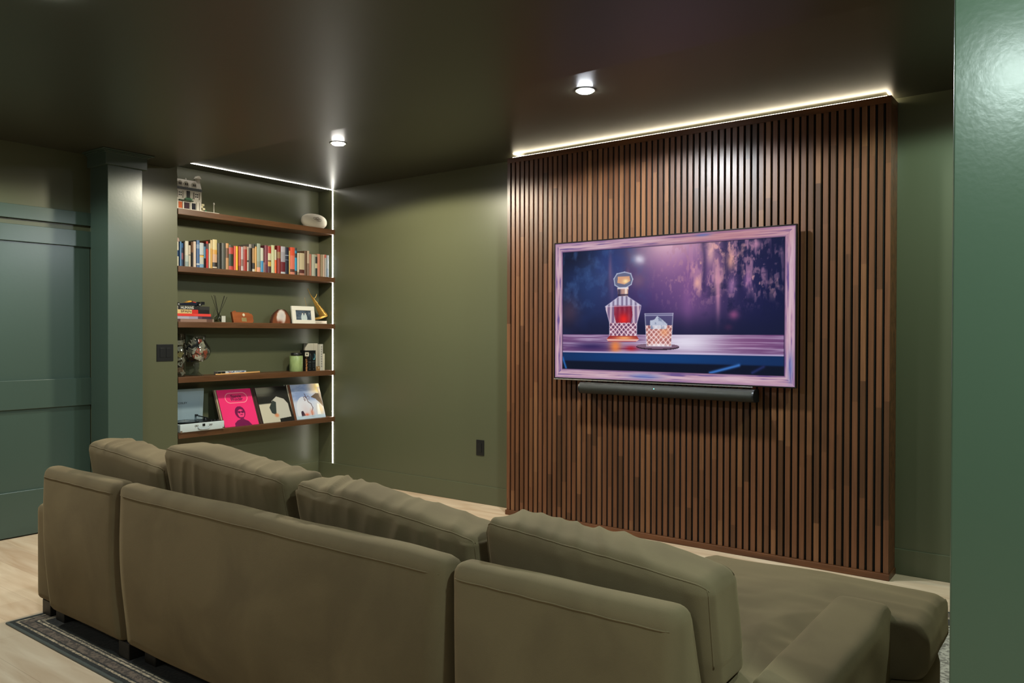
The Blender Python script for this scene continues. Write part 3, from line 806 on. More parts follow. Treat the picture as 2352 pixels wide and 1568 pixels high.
back_cushion(-2.875, -2.145, .822, 5.4, LEAN, 'large olive velvet back cushion, second from the left, standing tallest', .02, -.03)
back_cushion(-2.095, -1.335, .775, 9.9, LEAN, 'wrinkled olive velvet back cushion, third from the left, sagging at its right end', .02, -.045, amp=.013)
back_cushion(-1.305, -.672, .762, 13.2, LEAN, 'olive velvet back cushion at the right end of the sofa beside the chaise', .022, -.032, amp=.007)

# ================================================================== things on the shelves
S1, S2, S3, S4, S5 = SZ
_mc = {}
def cm(hexs, rough=.5, **k):
    key = (hexs, rough, tuple(k.items()))
    if key not in _mc: _mc[key] = mat('painted_'+hexs, tuple(v*.72 for v in hx(hexs)), rough, bump=(120, .03), **k)
    return _mc[key]
m_paper = cm('cfc4a8', .8)
m_pages = mat('book_pages', hx('b4aa8e'), .9, bump=(400, .3, (1, .02, 1)))

# ---------------- row of books on the second shelf: Y along the shelf read off at the spine plane
def px2y(px, X=-5.405):
    r = fw+r2*((px-1176)/F); return X*r.y/r.x
def px2z(px, py, X=-5.405):
    r = fw+r2*((px-1176)/F)-u2*((py-784)/F); return 1.28+X/r.x*r.z
A_ = lambda z: 400+z/11.76
B_ = lambda z: 590+z/11.76
BK = [  # x0, x1, ytop, bands [(from top fraction, colour)], description, depth, drop back
 (400, A_(135), 554.5, [(0, 'cdc9b4'), (.35, '24426a'), (.6, 'c9c5ae')], 'narrow cream and navy paperback half hidden at the left end', .13),
 (A_(137), A_(158), 554.5, [(0, '17325c')], 'dark navy thin book', .13),
 (A_(162), A_(205), 554.5, [(0, '6f9fcb')], 'light blue book with a plain spine', .14),
 (A_(208), A_(264), 558, [(0, '2c5b8e'), (.2, '24344e'), (.42, '8a5560'), (.7, '31415c')], 'blue mottled paperback with red lettering band', .13),
 (A_(268), A_(302), 556, [(0, '5a4c44')], 'grey-brown book standing set back', .12),
 (A_(305), A_(402), 553.4, [(0, 'cfc9b6'), (.55, 'b4bdb4'), (.8, '8f9f9d')], 'thick cream book with pale teal foot', .15),
 (A_(408), A_(464), 563.2, [(0, 'cfc0aa'), (.43, '28221e'), (.46, 'cfc4ae')], 'cream book with one thin black band', .13),
 (A_(468), A_(530), 555.5, [(0, '6d4c33'), (.42, '221c1a')], 'book with brown head and black lower spine', .14),
 (A_(534), A_(608), 554.2, [(0, 'd4c0ae')], 'pinkish cream plain book', .15),
 (A_(612), A_(698), 551.7, [(0, '4a6c98'), (.15, '7f97b6'), (.3, '3f618f'), (.85, 'c4ccd2'), (.9, '3f618f')], 'tall steel-blue book', .15),
 (A_(702), A_(815), 557.6, [(0, 'b4bcbe'), (.48, '333029'), (.50, 'd9b04c'), (.57, 'b7b8ac'), (.85, '6f9ab8')], 'thick pale grey book with yellow band', .15),
 (A_(818), A_(868), 559.3, [(0, '1d2a3c'), (.12, '5f93b6'), (.6, '14181f')], 'black book with light blue lettering strip', .13),
 (A_(872), A_(930), 554.2, [(0, 'c03a30'), (.09, '5a4a4c'), (.28, 'c8342e')], 'bright red book with a grey patch', .15),
 (A_(933), A_(983), 559, [(0, 'cfc9b0')], 'slim ivory book', .14),
 (A_(987), A_(1048), 551, [(0, 'd0b888'), (.3, 'd0a050')], 'tan book with ochre lower half', .19),
 (A_(1050), A_(1172), 550, [(0, 'd2c08c'), (.35, 'd09c48'), (.5, 'c8a080'), (.78, '2c2420'), (.93, 'd0c0a8'), (.97, '2c2420')], 'tallest yellow-tan thick book', .19),
 (A_(1176), A_(1278), 558.5, [(0, '2a2a26')], 'charcoal plain book', .12),  # one even charcoal tone over the whole cover
 (A_(1282), A_(1396), 558.1, [(0, '4b4d45')], 'thick grey-green plain book', .15),
 (A_(1400), A_(1480), 558.7, [(0, 'c8925e'), (.18, '6f4c34'), (.55, 'b98a5c')], 'brown and tan banded book', .15),
 (A_(1486), A_(1604), 562.3, [(0, '4a4a3c'), (.1, 'b4463e'), (.36, '2d3a2c'), (.84, 'b8483e')], 'thick dark green book with red bands', .15),
 (A_(1608), A_(1668), 564.9, [(0, 'cf5145')], 'coral red slim book', .14),
 (A_(1672), A_(1738), 565.3, [(0, 'e8bc30')], 'bright yellow book', .14),
 (A_(1742), A_(1808), 565.7, [(0, 'ae4438'), (.8, '7c2c24')], 'brick red book beside the yellow one', .14),
 (A_(1812), A_(1880), 566.6, [(0, 'b7a9ac'), (.52, '8b6c66'), (.8, 'c0b4b2')], 'lilac-grey book', .14),
 (A_(1884), A_(1983), 565.7, [(0, 'a87766'), (.12, '9c2f26')], 'deep red book with worn brown head', .14),
 (A_(1987), A_(2028), 566.6, [(0, 'c8baa8'), (.55, '45413e'), (.62, 'c8c4b8')], 'thin pale book with dark label', .13),
 (A_(2032), A_(2112), 560.6, [(0, '8f8880'), (.14, '1d1a1a')], 'black book with silvery head', .15),
 (A_(2116), A_(2184), 561, [(0, '28221c'), (.14, 'a8814f'), (.68, '241e1c'), (.9, 'c8c0b0')], 'tan book between black bands', .14),
 (A_(2188), A_(2243), 566.2, [(0, 'd2a05c')], 'thin sandy orange book', .13),
 (B_(8), B_(104), 559.3, [(0, '98a594'), (.62, '8b8f84'), (.83, 'e0a184')], 'tall sage green book with peach foot', .15),
 (B_(107), B_(184), 569.3, [(0, 'c4c6b6'), (.53, '3f8fbf')], 'pale book with bright blue lower half', .14),
 (B_(187), B_(213), 574, [(0, '6a2c2c'), (.55, 'c99a8a')], 'thin dark red book with pink foot', .13),
 (B_(216), B_(308), 563.4, [(0, '7c3c48'), (.7, '64303e')], 'maroon book with rounded spine', .15),
 (B_(311), B_(400), 565.5, [(0, 'b23a30'), (.26, 'd2c8a8'), (.52, '7a5a34'), (.58, 'd0a452'), (.75, '4c2c30')], 'red, cream and yellow banded book', .14),
 (B_(404), B_(494), 563, [(0, 'c6c79c')], 'tall pale lime book', .16),
 (B_(497), B_(543), 573.5, [(0, 'cdc6ac'), (.43, 'f0642a')], 'slim cream book with vivid orange foot', .13),
 (B_(560), B_(648), 564.2, [(0, '8e2a26'), (.22, '9c7a54'), (.45, '8c3834')], 'ornate red and gold book', .15),
 (B_(656), B_(774), 566, [(0, 'b6b2be'), (.2, 'a09ca6'), (.56, '6c1f2a'), (.92, 'c0c0c4')], 'silver book with dark crimson block', .15),
 (B_(778), B_(873), 568, [(0, '20263a'), (.28, '8a94a8'), (.31, '20263a'), (.46, '6f788c'), (.48, '1b2132')], 'thick navy book with fine silver lines', .15),
 (B_(877), B_(905), 575.7, [(0, 'd8ac62')], 'very thin yellow-tan book', .12),
 (B_(909), B_(1030), 568, [(0, 'e0583a'), (.3, 'e07862'), (.8, '6a3a30'), (.9, 'd98a74')], 'wide orange-salmon book', .15),
 (B_(1034), B_(1094), 569.3, [(0, '14202c'), (.1, '1f7fa6'), (.2, '14202c'), (.36, '1190bb'), (.84, '2c2420')], 'black book with cyan lettering block', .15),
 (B_(1097), B_(1150), 581, [(0, 'cdb9a2'), (.85, '8d7c62')], 'low cream book with green foot', .13),
 (B_(1153), B_(1288), 581.2, [(0, 'c8b998'), (.74, '5c2f2a'), (.9, 'b88470')], 'low wide beige book with dark red picture', .13),
 (B_(1292), B_(1366), 576, [(0, '6b513e')], 'brown book taller than its neighbours', .14),
 (B_(1370), B_(1424), 576, [(0, 'c2aa92'), (.5, '8a6c58')], 'beige book fading to brown', .14),
 (B_(1428), B_(1480), 583.5, [(0, 'b06c54')], 'low terracotta book', .13),
 (B_(1484), B_(1578), 584.2, [(0, 'b9baa8')], 'low pale grey book', .13),
 (B_(1581), B_(1640), 585, [(0, '8f8b70'), (.1, '26281f'), (.4, 'c6ba94'), (.62, '26342c')], 'low black and cream patterned book', .13),
 (B_(1643), B_(1720), 583.3, [(0, 'd08a70')], 'low salmon pink book', .13),
 (B_(1728), B_(1788), 584.6, [(0, '9c8b6c')], 'low taupe book', .13),
 (B_(1791), B_(1842), 584.7, [(0, 'd9b8a0')], 'low pale pink book', .13),
 (B_(1845), B_(1884), 585, [(0, 'c0523e'), (.14, 'b5b2ac')], 'low grey book with red head', .13),
 (B_(1888), B_(1944), 586.2, [(0, 'a9b3bd'), (.6, '8d9fb3')], 'low pale blue book, last at the right end', .13)]
for (x0, x1, yt, bands, desc, dep) in BK:
    y0 = max(px2y(x0), 3.131); y1 = px2y(x1)
    if y1 < 3.135: continue
    h = px2z((x0+x1)/2, yt)-S2; wd = y1-y0-.0012; X = -5.405+rnd.uniform(-.004, .004)
    t = thing('book', desc+', on the second shelf', 'book', (X-dep/2, (y0+y1)/2, S2+.0003), (0, 0, 0), 'books in the row on the second shelf')
    if len(t['label'].split()) > 16: t['label'] = desc
    bm = B(); mats = []; fr = [b_[0] for b_ in bands]+[1]
    th = min(.0022, wd*.2)
    for k, (f0, c_) in enumerate(bands):
        mats.append(cm(c_, .45)); z1 = h*(1-f0); z0 = h*(1-fr[k+1])
        # slightly convex spine strip
        n = 5; pts = [(dep/2-.004, -wd/2)]+[(dep/2-.004+.004*math.sin(PI*i/n)+.0005, -wd/2+wd*i/n) for i in range(n+1)]+[(dep/2-.004, wd/2)]
        prism(bm, pts, z1-z0-(.00005), axis='Z', off=z0, mi=k)
        for s in (-1, 1):
            a, b_ = (-wd/2, -wd/2+th) if s < 0 else (wd/2-th, wd/2)
            box(bm, -dep/2, dep/2-.004, a, b_, z0, z1, mi=k)
    obj('cover', bm, mats, t)
    bm = B(); box(bm, -dep/2+.003, dep/2-.005, -wd/2+th, wd/2-th, .002, h-.003); obj('pages', bm, m_pages, t)
t = thing('brush', 'small rounded pinkish knob showing above the books at the far left of the second shelf', 'ornament', (-5.580, 3.243, S2))
bm = B(); lathe(bm, [(.001, .0), (.013, .001), (.013, .02), (.007, .03), (.006, .17), (.012, .20), (.0125, .215), (.009, .228), (.001, .232)], n=16); obj('handle', bm, cm('b79c90', .5), t, smooth='all')

# ---------------- toy brick town house
t = thing('toy_house', 'pale grey toy brick town house with mansard roof, on the topmost shelf at left', 'toy house', (-5.44, 3.24, S1))
mg, mg2, mdg, mtan, mgrn, mdk = cm('d3cdc0', .35), cm('b9b5ac', .35), cm('6f7478', .35), cm('cdc48a', .35), cm('3c8a5c', .35), cm('17181a', .3)
hx0, hx1, hy0, hy1 = -5.53, -5.425, 3.131, 3.345
bm = B(); box(bm, -5.57, -5.385, 3.128, 3.470, S1+.0003, S1+.006, bev=.001)
obj('baseplate', bm, mg, t, world=True)
bm = B(); box(bm, hx0, hx1, hy0, hy1, S1+.006, S1+.078); obj('ground_floor', bm, mg, t, world=True)
bm = B(); box(bm, hx0, hx1+.003, hy0, hy1, S1+.078, S1+.152); obj('upper_floor', bm, mg, t, world=True)
bm = B(); box(bm, hx0, hx1+.006, hy0, hy1+.003, S1+.152, S1+.172, bev=.001)
for k in range(14): box(bm, hx1+.006, hx1+.011, hy0+.008+k*.0148, hy0+.014+k*.0148, S1+.155, S1+.159)
obj('cornice', bm, mdg, t, world=True)
bm = B()
for k in range(14): lathe(bm, [(.003, 0), (.003, .003), (.001, .004)], c=(hx1+.004, hy0+.012+k*.0148, S1+.172), n=8)
obj('studs', bm, mg, t, world=True)
bm = B(); prism(bm, [(hx1+.004, S1+.172), (hx1-.022, S1+.232), (hx0, S1+.232), (hx0, S1+.172)], hy1-hy0, axis='Y', off=hy0)
obj('mansard_roof', bm, mg, t, world=True)
for yc in (3.172, 3.222, 3.285):
    bm = B(); pts = [(-.020, 0), (.020, 0), (.020, .022), (.012, .034), (0, .039), (-.012, .034), (-.020, .022)]
    prism(bm, [(yc+a, S1+.178+b_) for a, b_ in pts], .03, axis='X', off=hx1-.028)
    dm = obj('dormer', bm, mg, t, world=True)
    bm = B()
    for s in (-.0065, .0065): box(bm, hx1+.001, hx1+.003, yc+s-.004, yc+s+.004, S1+.186, S1+.203)
    obj('pane', bm, mdk, dm, world=True)
bm = B(); box(bm, hx1-.04, hx1-.012, 3.318, 3.340, S1+.22, S1+.252); prism(bm, [(3.308, S1+.252), (3.350, S1+.252), (3.336, S1+.272), (3.322, S1+.272)], .04, axis='X', off=hx1-.046); obj('chimney', bm, mg, t, world=True)
bm = B(); lathe(bm, [(.004, .0), (.006, .006), (.002, .012), (.001, .016)], c=(hx1-.03, 3.236, S1+.232), n=10); obj('finial', bm, mg, t, world=True)
for yc in (3.170, 3.302):
    bm = B(); box(bm, hx1+.003, hx1+.007, yc-.017, yc+.017, S1+.090, S1+.142)
    wn_ = obj('window_frame', bm, cm('ddd8cc', .35), t, world=True)
    bm = B()
    for a in (-.007, .007):
        for b_ in (.104, .122): box(bm, hx1+.0072, hx1+.0082, yc+a-.0045, yc+a+.0045, S1+b_, S1+b_+.011)
    obj('pane', bm, mdk, wn_, world=True)
    for s in (-1, 1):
        bm = B(); box(bm, hx1+.003, hx1+.006, yc+s*.0225-.004, yc+s*.0225+.004, S1+.090, S1+.140); obj('shutter', bm, cm('7f766a', .4), t, world=True)
bm = B(); box(bm, hx1+.003, hx1+.0055, 3.222, 3.250, S1+.086, S1+.146); obj('balcony_door', bm, mdk, t, world=True)
bm = B(); box(bm, hx1+.003, hx1+.020, 3.205, 3.262, S1+.080, S1+.086, bev=.001)
for k in range(8): box(bm, hx1+.018, hx1+.020, 3.206+k*.0075, 3.208+k*.0075, S1+.086, S1+.096)
obj('balcony', bm, mgrn, t, world=True)
bm = B(); box(bm, hx1+.001, hx1+.022, 3.160, 3.270, S1+.068, S1+.076, bev=.002); obj('awning', bm, cm('2c4a30', .5), t, world=True)
for (a, b_, c_) in ((3.160, 3.188, 'c8602c'), (3.205, 3.246, '3a2230'), (3.266, 3.296, '1c1f2c')):
    bm = B(); box(bm, hx1+.0005, hx1+.0025, a, b_, S1+.014, S1+.060); obj('shop_window', bm, cm(c_, .2), t, world=True)
for yy in (3.150, 3.196, 3.256, 3.306, 3.334):
    bm = B(); box(bm, hx1+.0005, hx1+.006, yy-.005, yy+.005, S1+.006, S1+.070, bev=.001); obj('pilaster', bm, mg, t, world=True)
for k, (a, z) in enumerate(((3.352, .020), (3.348, .045), (3.356, .060), (3.360, .030))):
    bm = B(); box(bm, -5.45, -5.43+.004*k, a-.01, a+.012, S1+z-.010, S1+z+.006, bev=.001); obj('brick_step', bm, cm('cfc7a0', .35), t, world=True)
bm = B(); prism(bm, [(3.362, S1+.006), (3.410, S1+.006), (3.402, S1+.040), (3.385, S1+.068), (3.362, S1+.086)], .05, axis='X', off=-5.52); obj('side_roof', bm, cm('2a211c', .5), t, world=True)
bm = B(); lathe(bm, [(.0001, 0), (.006, .0), (.003, .006), (.0025, .062), (.006, .067), (.0065, .074), (.003, .080), (.0001, .081)], c=(-5.42, 3.446, S1+.006), n=12); obj('lamp_post', bm, mg, t, world=True, smooth=True)
bm = B(); box(bm, -5.50, -5.495, 3.405, 3.43, S1+.006, S1+.034); obj('fence', bm, mgrn, t, world=True)

# ---------------- oval ball ornament on a flat base
t = thing('oval_ornament', 'cream ribbed oval ornament with a brown squiggle emblem, on the topmost shelf at right', 'ornament', (-5.475, 4.448, S1))
def ov(scale=1):
    bm = B(); n = 120; m_ = 30; V = {}
    for i in range(n):
        for j in range(m_+1):
            a = 2*PI*i/n; b_ = PI*j/m_
            dx, dy, dz = math.sin(b_)*math.cos(a), math.cos(b_), math.sin(b_)*math.sin(a)
            e = lambda q, p_: abs(q)**p_*(1 if q >= 0 else -1)
            groove = 1-.03*max(0, 1-abs(math.sin(7*a))*5)*math.sin(b_)
            V[i, j] = bm.verts.new((dx*.052*groove, e(dy, .85)*.134, .0642+max(-.0637, e(dz, .9)*.067*groove)))
    for i in range(n):
        for j in range(m_):
            try: bm.faces.new((V[i, j], V[(i+1) % n, j], V[(i+1) % n, j+1], V[i, j+1]))
            except Exception: pass
    bmesh.ops.remove_doubles(bm, verts=bm.verts, dist=1e-5); bmesh.ops.recalc_face_normals(bm, faces=bm.faces); return bm
obj('body', ov(), cm('dbd3c0', .6), t, smooth='all')
bm = B()
rr_ = random.Random(3)
for k in range(7):
    a0 = rr_.uniform(0, 6.28); pts = []
    cy, cz, ra, rb = -.005+rr_.uniform(-.028, .028), .076+rr_.uniform(-.014, .014), rr_.uniform(.010, .024), rr_.uniform(.006, .014)
    for q in range(14):
        a = a0+q*.42; y, z = cy+ra*math.cos(a), cz+rb*math.sin(a)
        x = .0515*math.sqrt(max(0, 1-(y/.134)**2-((z-.064)/.067)**2*.9))+.0012
        pts.append((x, y, z))
    tube(bm, pts, .0011, n=5)
obj('emblem', bm, cm('5a4a38', .6), t)

# ---------------- horizontal pile of books with lettering
zz = S3+.0004
def flatbook(label, cols, y1, x0, x1, th, y0=3.13, text=None):
    global zz
    t = thing('book', label, 'book', ((x0+x1)/2, (y0+y1)/2, zz), group='books lying in the pile on the middle shelf')
    bm = B(); mats = []
    L_ = y1-y0; fr = [c[0] for c in cols]+[1]
    for k, (f, c) in enumerate(cols):
        mats.append(cm(c, .4)); a = y0+L_*f; b_ = y0+L_*fr[k+1]
        box(bm, x1-.004, x1, a, b_, zz, zz+th, mi=k)
    mats.append(cm(cols[-1][1], .4)); q = len(cols)
    box(bm, x0, x1-.004, y0, y1, zz, zz+.0018, mi=q); box(bm, x0, x1-.004, y0, y1, zz+th-.0018, zz+th, mi=q)
    obj('cover', bm, mats, t, world=True)
    bm = B(); box(bm, x0+.003, x1-.005, y0+.002, y1-.003, zz+.0018, zz+th-.0018); obj('pages', bm, m_pages, t, world=True)
    for (s, ya, yb, col, sz, dz) in (text or []):
        tb = text_bm(s, sz, .0003, .0004, yb-ya); bmesh.ops.translate(tb, verts=tb.verts, vec=(x1+.0006, (ya+yb)/2, zz+th/2+dz))
        obj('lettering', tb, cm(col, .5), t, world=True)
    zz += th+.0004
    return t
flatbook('brown book at the bottom of the pile on the middle shelf', [(0, '5c4038'), (.1, '9a7a6a'), (.8, '6a4c40'), (.96, '9a8474')], 3.432, -5.56, -5.400, .0215)
flatbook('lilac and plum book, second from the bottom of the pile', [(0, 'b8b0c0'), (.35, 'a79db2'), (.6, '5c4858'), (.72, '3c2c3a')], 3.417, -5.56, -5.404, .0195)
flatbook('bright red book in the middle of the pile', [(0, 'e23d30'), (.5, 'e8463e')], 3.408, -5.56, -5.402, .019)
flatbook('book reading SPAIN in a cream block on its spine', [(0, 'e6c486'), (.46, 'cf2a22'), (.65, '1a1414')], 3.396, -5.56, -5.402, .029,
         text=[('SPAIN', px2y(415.5, -5.402), px2y(439.5, -5.402), '2a2018', .024, 0)])
flatbook('black book reading HUMANS in white, topmost of the pile', [(0, 'c8c2ae'), (.045, '1c1b1c'), (.7, '2c2c2a')], 3.398, -5.56, -5.403, .026,
         text=[('HUMANS', px2y(415.5, -5.403), px2y(444.8, -5.403), 'e0ddd2', .028, 0)])
# toy racing car
t = thing('toy_race_car', 'navy toy racing car with a yellow and red engine cover, parked on the book pile', 'toy car', (-5.46, 3.24, zz))
bm = B(); body = [(3.135, .008), (3.16, .006), (3.36, .006), (3.365, .020), (3.33, .026), (3.285, .034), (3.262, .040), (3.245, .036), (3.225, .024), (3.19, .020), (3.135, .012)]
prism(bm, [(a, zz+b_) for a, b_ in body], .028, axis='X', off=-5.474); bmesh.ops.bevel(bm, geom=list(bm.edges), offset=.002, segments=1, affect='EDGES'); obj('body', bm, cm('141c30', .3), t, world=True)
bm = B(); prism(bm, [(a, zz+b_) for a, b_ in ((3.225, .026), (3.258, .042), (3.275, .041), (3.290, .036), (3.262, .030))], .030, axis='X', off=-5.475); obj('engine_cover', bm, cm('e2a63c', .3), t, world=True)
bm = B(); prism(bm, [(a, zz+b_) for a, b_ in ((3.276, .040), (3.312, .031), (3.310, .026), (3.278, .033))], .030, axis='X', off=-5.475); obj('stripe', bm, cm('d04038', .3), t, world=True)
for y in (3.165, 3.335):
    for x in (-5.438, -5.484):
        bm = B(); lathe(bm, [(.005, -.006), (.012, -.0065), (.013, 0), (.012, .0065), (.005, .006)], c=(x, y, zz+.0135), axis='X', n=20)
        wl = obj('wheel', bm, cm('101010', .7), t, world=True, smooth=True)
        bm = B(); lathe(bm, [(.001, 0), (.0055, 0), (.0055, .0014), (.001, .002)], c=(x+.006, y, zz+.0135), axis='X', n=12); obj('hub', bm, cm('b8b8b4', .3), wl, world=True)
bm = B(); box(bm, -5.492, -5.430, 3.350, 3.372, zz+.030, zz+.034, bev=.001); box(bm, -5.432, -5.430, 3.346, 3.374, zz+.014, zz+.036); box(bm, -5.492, -5.490, 3.346, 3.374, zz+.014, zz+.036); obj('rear_wing', bm, cm('15171d', .3), t, world=True)
bm = B(); box(bm, -5.492, -5.430, 3.131, 3.145, zz+.006, zz+.010, bev=.001); obj('front_wing', bm, cm('d89a6a', .3), t, world=True)

# ---------------- reed diffuser
t = thing('reed_diffuser', 'clear glass reed diffuser with dark reeds and a white label, beside the book pile', 'reed diffuser', (-5.46, 3.510, S3))
bm = B(); lathe(bm, [(.0005, .0005), (.030, .0008), (.033, .004), (.033, .040), (.028, .050), (.012, .056), (.011, .074), (.013, .076), (.0095, .076), (.0085, .058), (.025, .047), (.030, .038), (.030, .006), (.0005, .005)], n=36, cap=False); obj('bottle', bm, m_glass, t, smooth='all')
bm = B(); lathe(bm, [(.0005, .0055), (.0295, .0062), (.0295, .022), (.0005, .022)], n=32, cap=False); obj('oil', bm, mat('amber_oil', (.75, .72, .55), .05, trans=1, ior=1.4, bump=(4, 0)), t, smooth=True)
for k, (dy, dx, top) in enumerate(((-.060, .0, .205), (-.045, .01, .21), (-.022, -.01, .207), (.050, .0, .207), (.070, .008, .20), (.062, -.012, .208))):
    bm = B(); tube(bm, [(-dx*.3, -dy*.25, .012), (dx, dy, top)], .0016, n=7); obj('reed', bm, cm('15140f', .8), t)
bm = B(); box(bm, -5.4225, -5.4215, 3.512, 3.546, S3+.002, S3+.050); obj('paper_label', bm, cm('c9c8bd', .7), t, world=True)
# ---------------- wooden plaque
t = thing('award_plaque', 'brown wooden plaque with a round seal and a brass plate, on the middle shelf', 'plaque', (-5.43, 3.72, S3+.0003), (0, math.radians(-12), 0))
pl = [(-.092, 0), (.080, 0), (.094, .016), (.088, .034), (.092, .056), (.078, .076), (.066, .074), (.058, .083), (-.060, .088), (-.066, .100), (-.098, .088)]
bm = B(); prism(bm, pl, .024, axis='X', off=-.028); bmesh.ops.bevel(bm, geom=list(bm.edges), offset=.0018, segments=1, affect='EDGES')
obj('board', bm, mat('cherry_wood', hx('8a4a22'), .35, bump=(20, .1, (1, .1, 1)), var=(hx('6a3012'), 10, (2, .4, 2), .35, .7)), t)
bm = B(); lathe(bm, [(.001, .0005), (.0115, .0005), (.0115, .002), (.001, .003)], c=(-.004, .004, .064), axis='X', n=24); obj('seal', bm, cm('d8ccae', .4), t)
bm = B(); box(bm, -.0038, -.0025, -.018, .026, .010, .042, bev=.0004); obj('name_plate', bm, mat('dull_brass', hx('9a8a5e'), .4, metal=.7, bump=(60, .05)), t)
# ---------------- agate bookend
t = thing('agate_bookend', 'polished brown agate half with a milky white centre, standing left of the photo frame', 'agate', (-5.44, 4.08, S3+.0003))
def agc(k=1.0, n=40):
    r_ = random.Random(5); pts = []
    for i in range(n+1):
        a = PI*i/n; rad = .100*(1+.03*math.sin(5*a)+.02*math.sin(9*a+1))*k
        pts.append((rad*.98*math.cos(PI-a)*(1.04 if a < 1.5 else .95), .118*math.sin(a)**.85*k*(1+.02*math.sin(7*a))))
    return pts
def ag_fn(u, v):
    x = (u-.5)*2; r = np.hypot(x*.95, v*.95)
    n = fbm(u*9, v*9, 3, 4)
    c = np.zeros((len(u), 3)); c[:] = np.array((118, 66, 42))/255
    c = mixc(c, (60, 34, 26), sm(r, .74, .95)); d_ = np.hypot((x+.02)*1.35, (v-.42)*1.15)+.12*(n-.5)
    c = mixc(c, (206, 194, 186), 1-sm(d_, .50, .72)); c = mixc(c, (168, 166, 168), blob(u, v, .52, .52, .12, .2)*.5)
    c = mixc(c, (110, 52, 32), blob(u, v, .42, .02, .16, .18)*1.0)
    return c
P2 = agc()
bm = B(); n = len(P2)
fr_ = [bm.verts.new((0, a, b_)) for a, b_ in P2]; bk_ = [bm.verts.new((-.045, a*.92+.012, b_*.90)) for a, b_ in P2]; tip = bm.verts.new((-.075, .01, .03))
for i in range(n-1): bm.faces.new((fr_[i], fr_[i+1], bk_[i+1], bk_[i])); bm.faces.new((bk_[i], bk_[i+1], tip))
bm.faces.new((fr_[0], bk_[0], tip, bk_[-1], fr_[-1]))
bmesh.ops.recalc_face_normals(bm, faces=bm.faces)
obj('rough_crust', bm, mat('agate_crust', hx('9a744c'), .7, bump=(120, 1.0), var=(hx('3c2618'), 60, (1, 1, 1), .4, .6)), t)
# polished face as painted grid squeezed to the outline
fo = picture('polished_face', 1, 1, 61, 31, ag_fn, pic_mat('polished_agate', .08), t, face='+X')
vs_ = fo.data.vertices
for v in vs_:
    u_, w__ = v.co.y, v.co.z
    a = (1-u_)*0+u_*PI; i = a/PI*(n-1); i0 = int(min(n-2, i)); f_ = i-i0
    ex = P2[i0][0]*(1-f_)+P2[i0+1][0]*f_; ez = P2[i0][1]*(1-f_)+P2[i0+1][1]*f_
    v.co = Vector((.0012, ex, ez*w__))
c_at = fo.data.color_attributes['picture']
uu = np.array([(v.co.y/.2+.5) for v in vs_]); vv = np.array([v.co.z/.12 for v in vs_]); cc = ag_fn(uu, vv)
cc = np.where(cc <= .04045, cc/12.92, ((cc+.055)/1.055)**2.4)
c_at.data.foreach_set('color', np.concatenate([cc, np.ones((len(cc), 1))], 1).astype(np.float32).ravel())
# ---------------- photo frame
def photo_fn(u, v):
    c = np.zeros((len(u), 3)); c[:] = np.array((74, 86, 100))/255
    c = mixc(c, (40, 48, 58), np.clip((fbm(u*8, v*6, 2, 4)-.42)*3, 0, 1)*.8)
    c = mixc(c, (120, 132, 142), blob(u, v, .25, .25, .4, .12)*.6)
    for x in (.46, .64):
        c = mixc(c, (196, 206, 204), ((((u-x)/.10)**2+((v-.22)/.42)**2) < 1)*.9)
        c = mixc(c, (206, 200, 190), (((u-x)/.04)**2+((v-.68)/.09)**2) < 1)
        c = mixc(c, (60, 60, 60), (((u-x)/.045)**2+((v-.76)/.05)**2) < 1)
    c = mixc(c, (190, 196, 200), blob(u, v, .9, .7, .03, .08)*.7)
    return c
t = thing('photo_frame', 'white photo frame with a grey picture of two people, right end of middle shelf', 'photo frame', (-5.418, 4.182, S3+.0003), (0, math.radians(-8), 0))
bm = B(); W_, H_ = .236, .150
for (a, b_, c_, d_) in ((0, W_, 0, .032), (0, W_, H_-.036, H_), (0, .038, .032, H_-.036), (W_-.036, W_, .032, H_-.036)):
    box(bm, -.016, 0, a, b_, c_, d_, bev=.0012)
obj('frame', bm, m_white, t)
picture('photograph', W_-.074, H_-.068, 80, 50, photo_fn, pic_mat('photo_print', .3), t, org=(-.008, .038, .032), face='+X')
bm = B(); box(bm, -.020, -.0165, .004, W_-.004, .003, H_-.004); obj('back_board', bm, m_black, t)
bm = B(); prism(bm, [(-.020, .10), (-.052, .007), (-.048, .0065), (-.0195, .094)], .02, axis='Y', off=W_/2-.01); obj('easel_leg', bm, m_black, t)
# ---------------- brass sailboat
t = thing('sailboat_figure', 'brass sailboat figure leaning on a pale stone block, right end of middle shelf', 'figurine', (-5.47, 4.50, S3))
bm = B(); box(bm, -5.50, -5.43, 4.425, 4.552, S3+.0003, S3+.026, bev=.002); obj('stone_base', bm, mat('pale_marble', hx('cbbfae'), .4, bump=(10, .05), var=(hx('a99c8c'), 22, (1, 1, 3), .45, .7)), t, world=True)
bm = B()
hp = []
for i in range(13):
    a = i/12; y = 4.440+a*.150; hw = .017*math.sin(PI*(.08+.84*a))**.7; zc = S3+.040+.030*a
    hp.append([bm.verts.new((-5.468+hw*math.cos(b_), y, zc+.010-.022*math.sin(b_)*(.6+.4*math.sin(PI*a)))) for b_ in np.linspace(0, PI, 9)])
for a, b_ in zip(hp, hp[1:]):
    for k in range(8): bm.faces.new((a[k], a[k+1], b_[k+1], b_[k]))
    bm.faces.new((a[8], a[0], b_[0], b_[8]))
bm.faces.new(hp[0]); bm.faces.new(hp[-1]); bmesh.ops.recalc_face_normals(bm, faces=bm.faces)
obj('hull', bm, m_gold, t, world=True, smooth=True)
bm = B(); tube(bm, [(-5.468, 4.520, S3+.045), (-5.470, 4.378, S3+.298)], .0018, n=7); lathe(bm, [(.0001, -.004), (.004, 0), (.0001, .004)], c=(-5.470, 4.377, S3+.300), n=12); obj('mast', bm, m_gold, t, world=True)
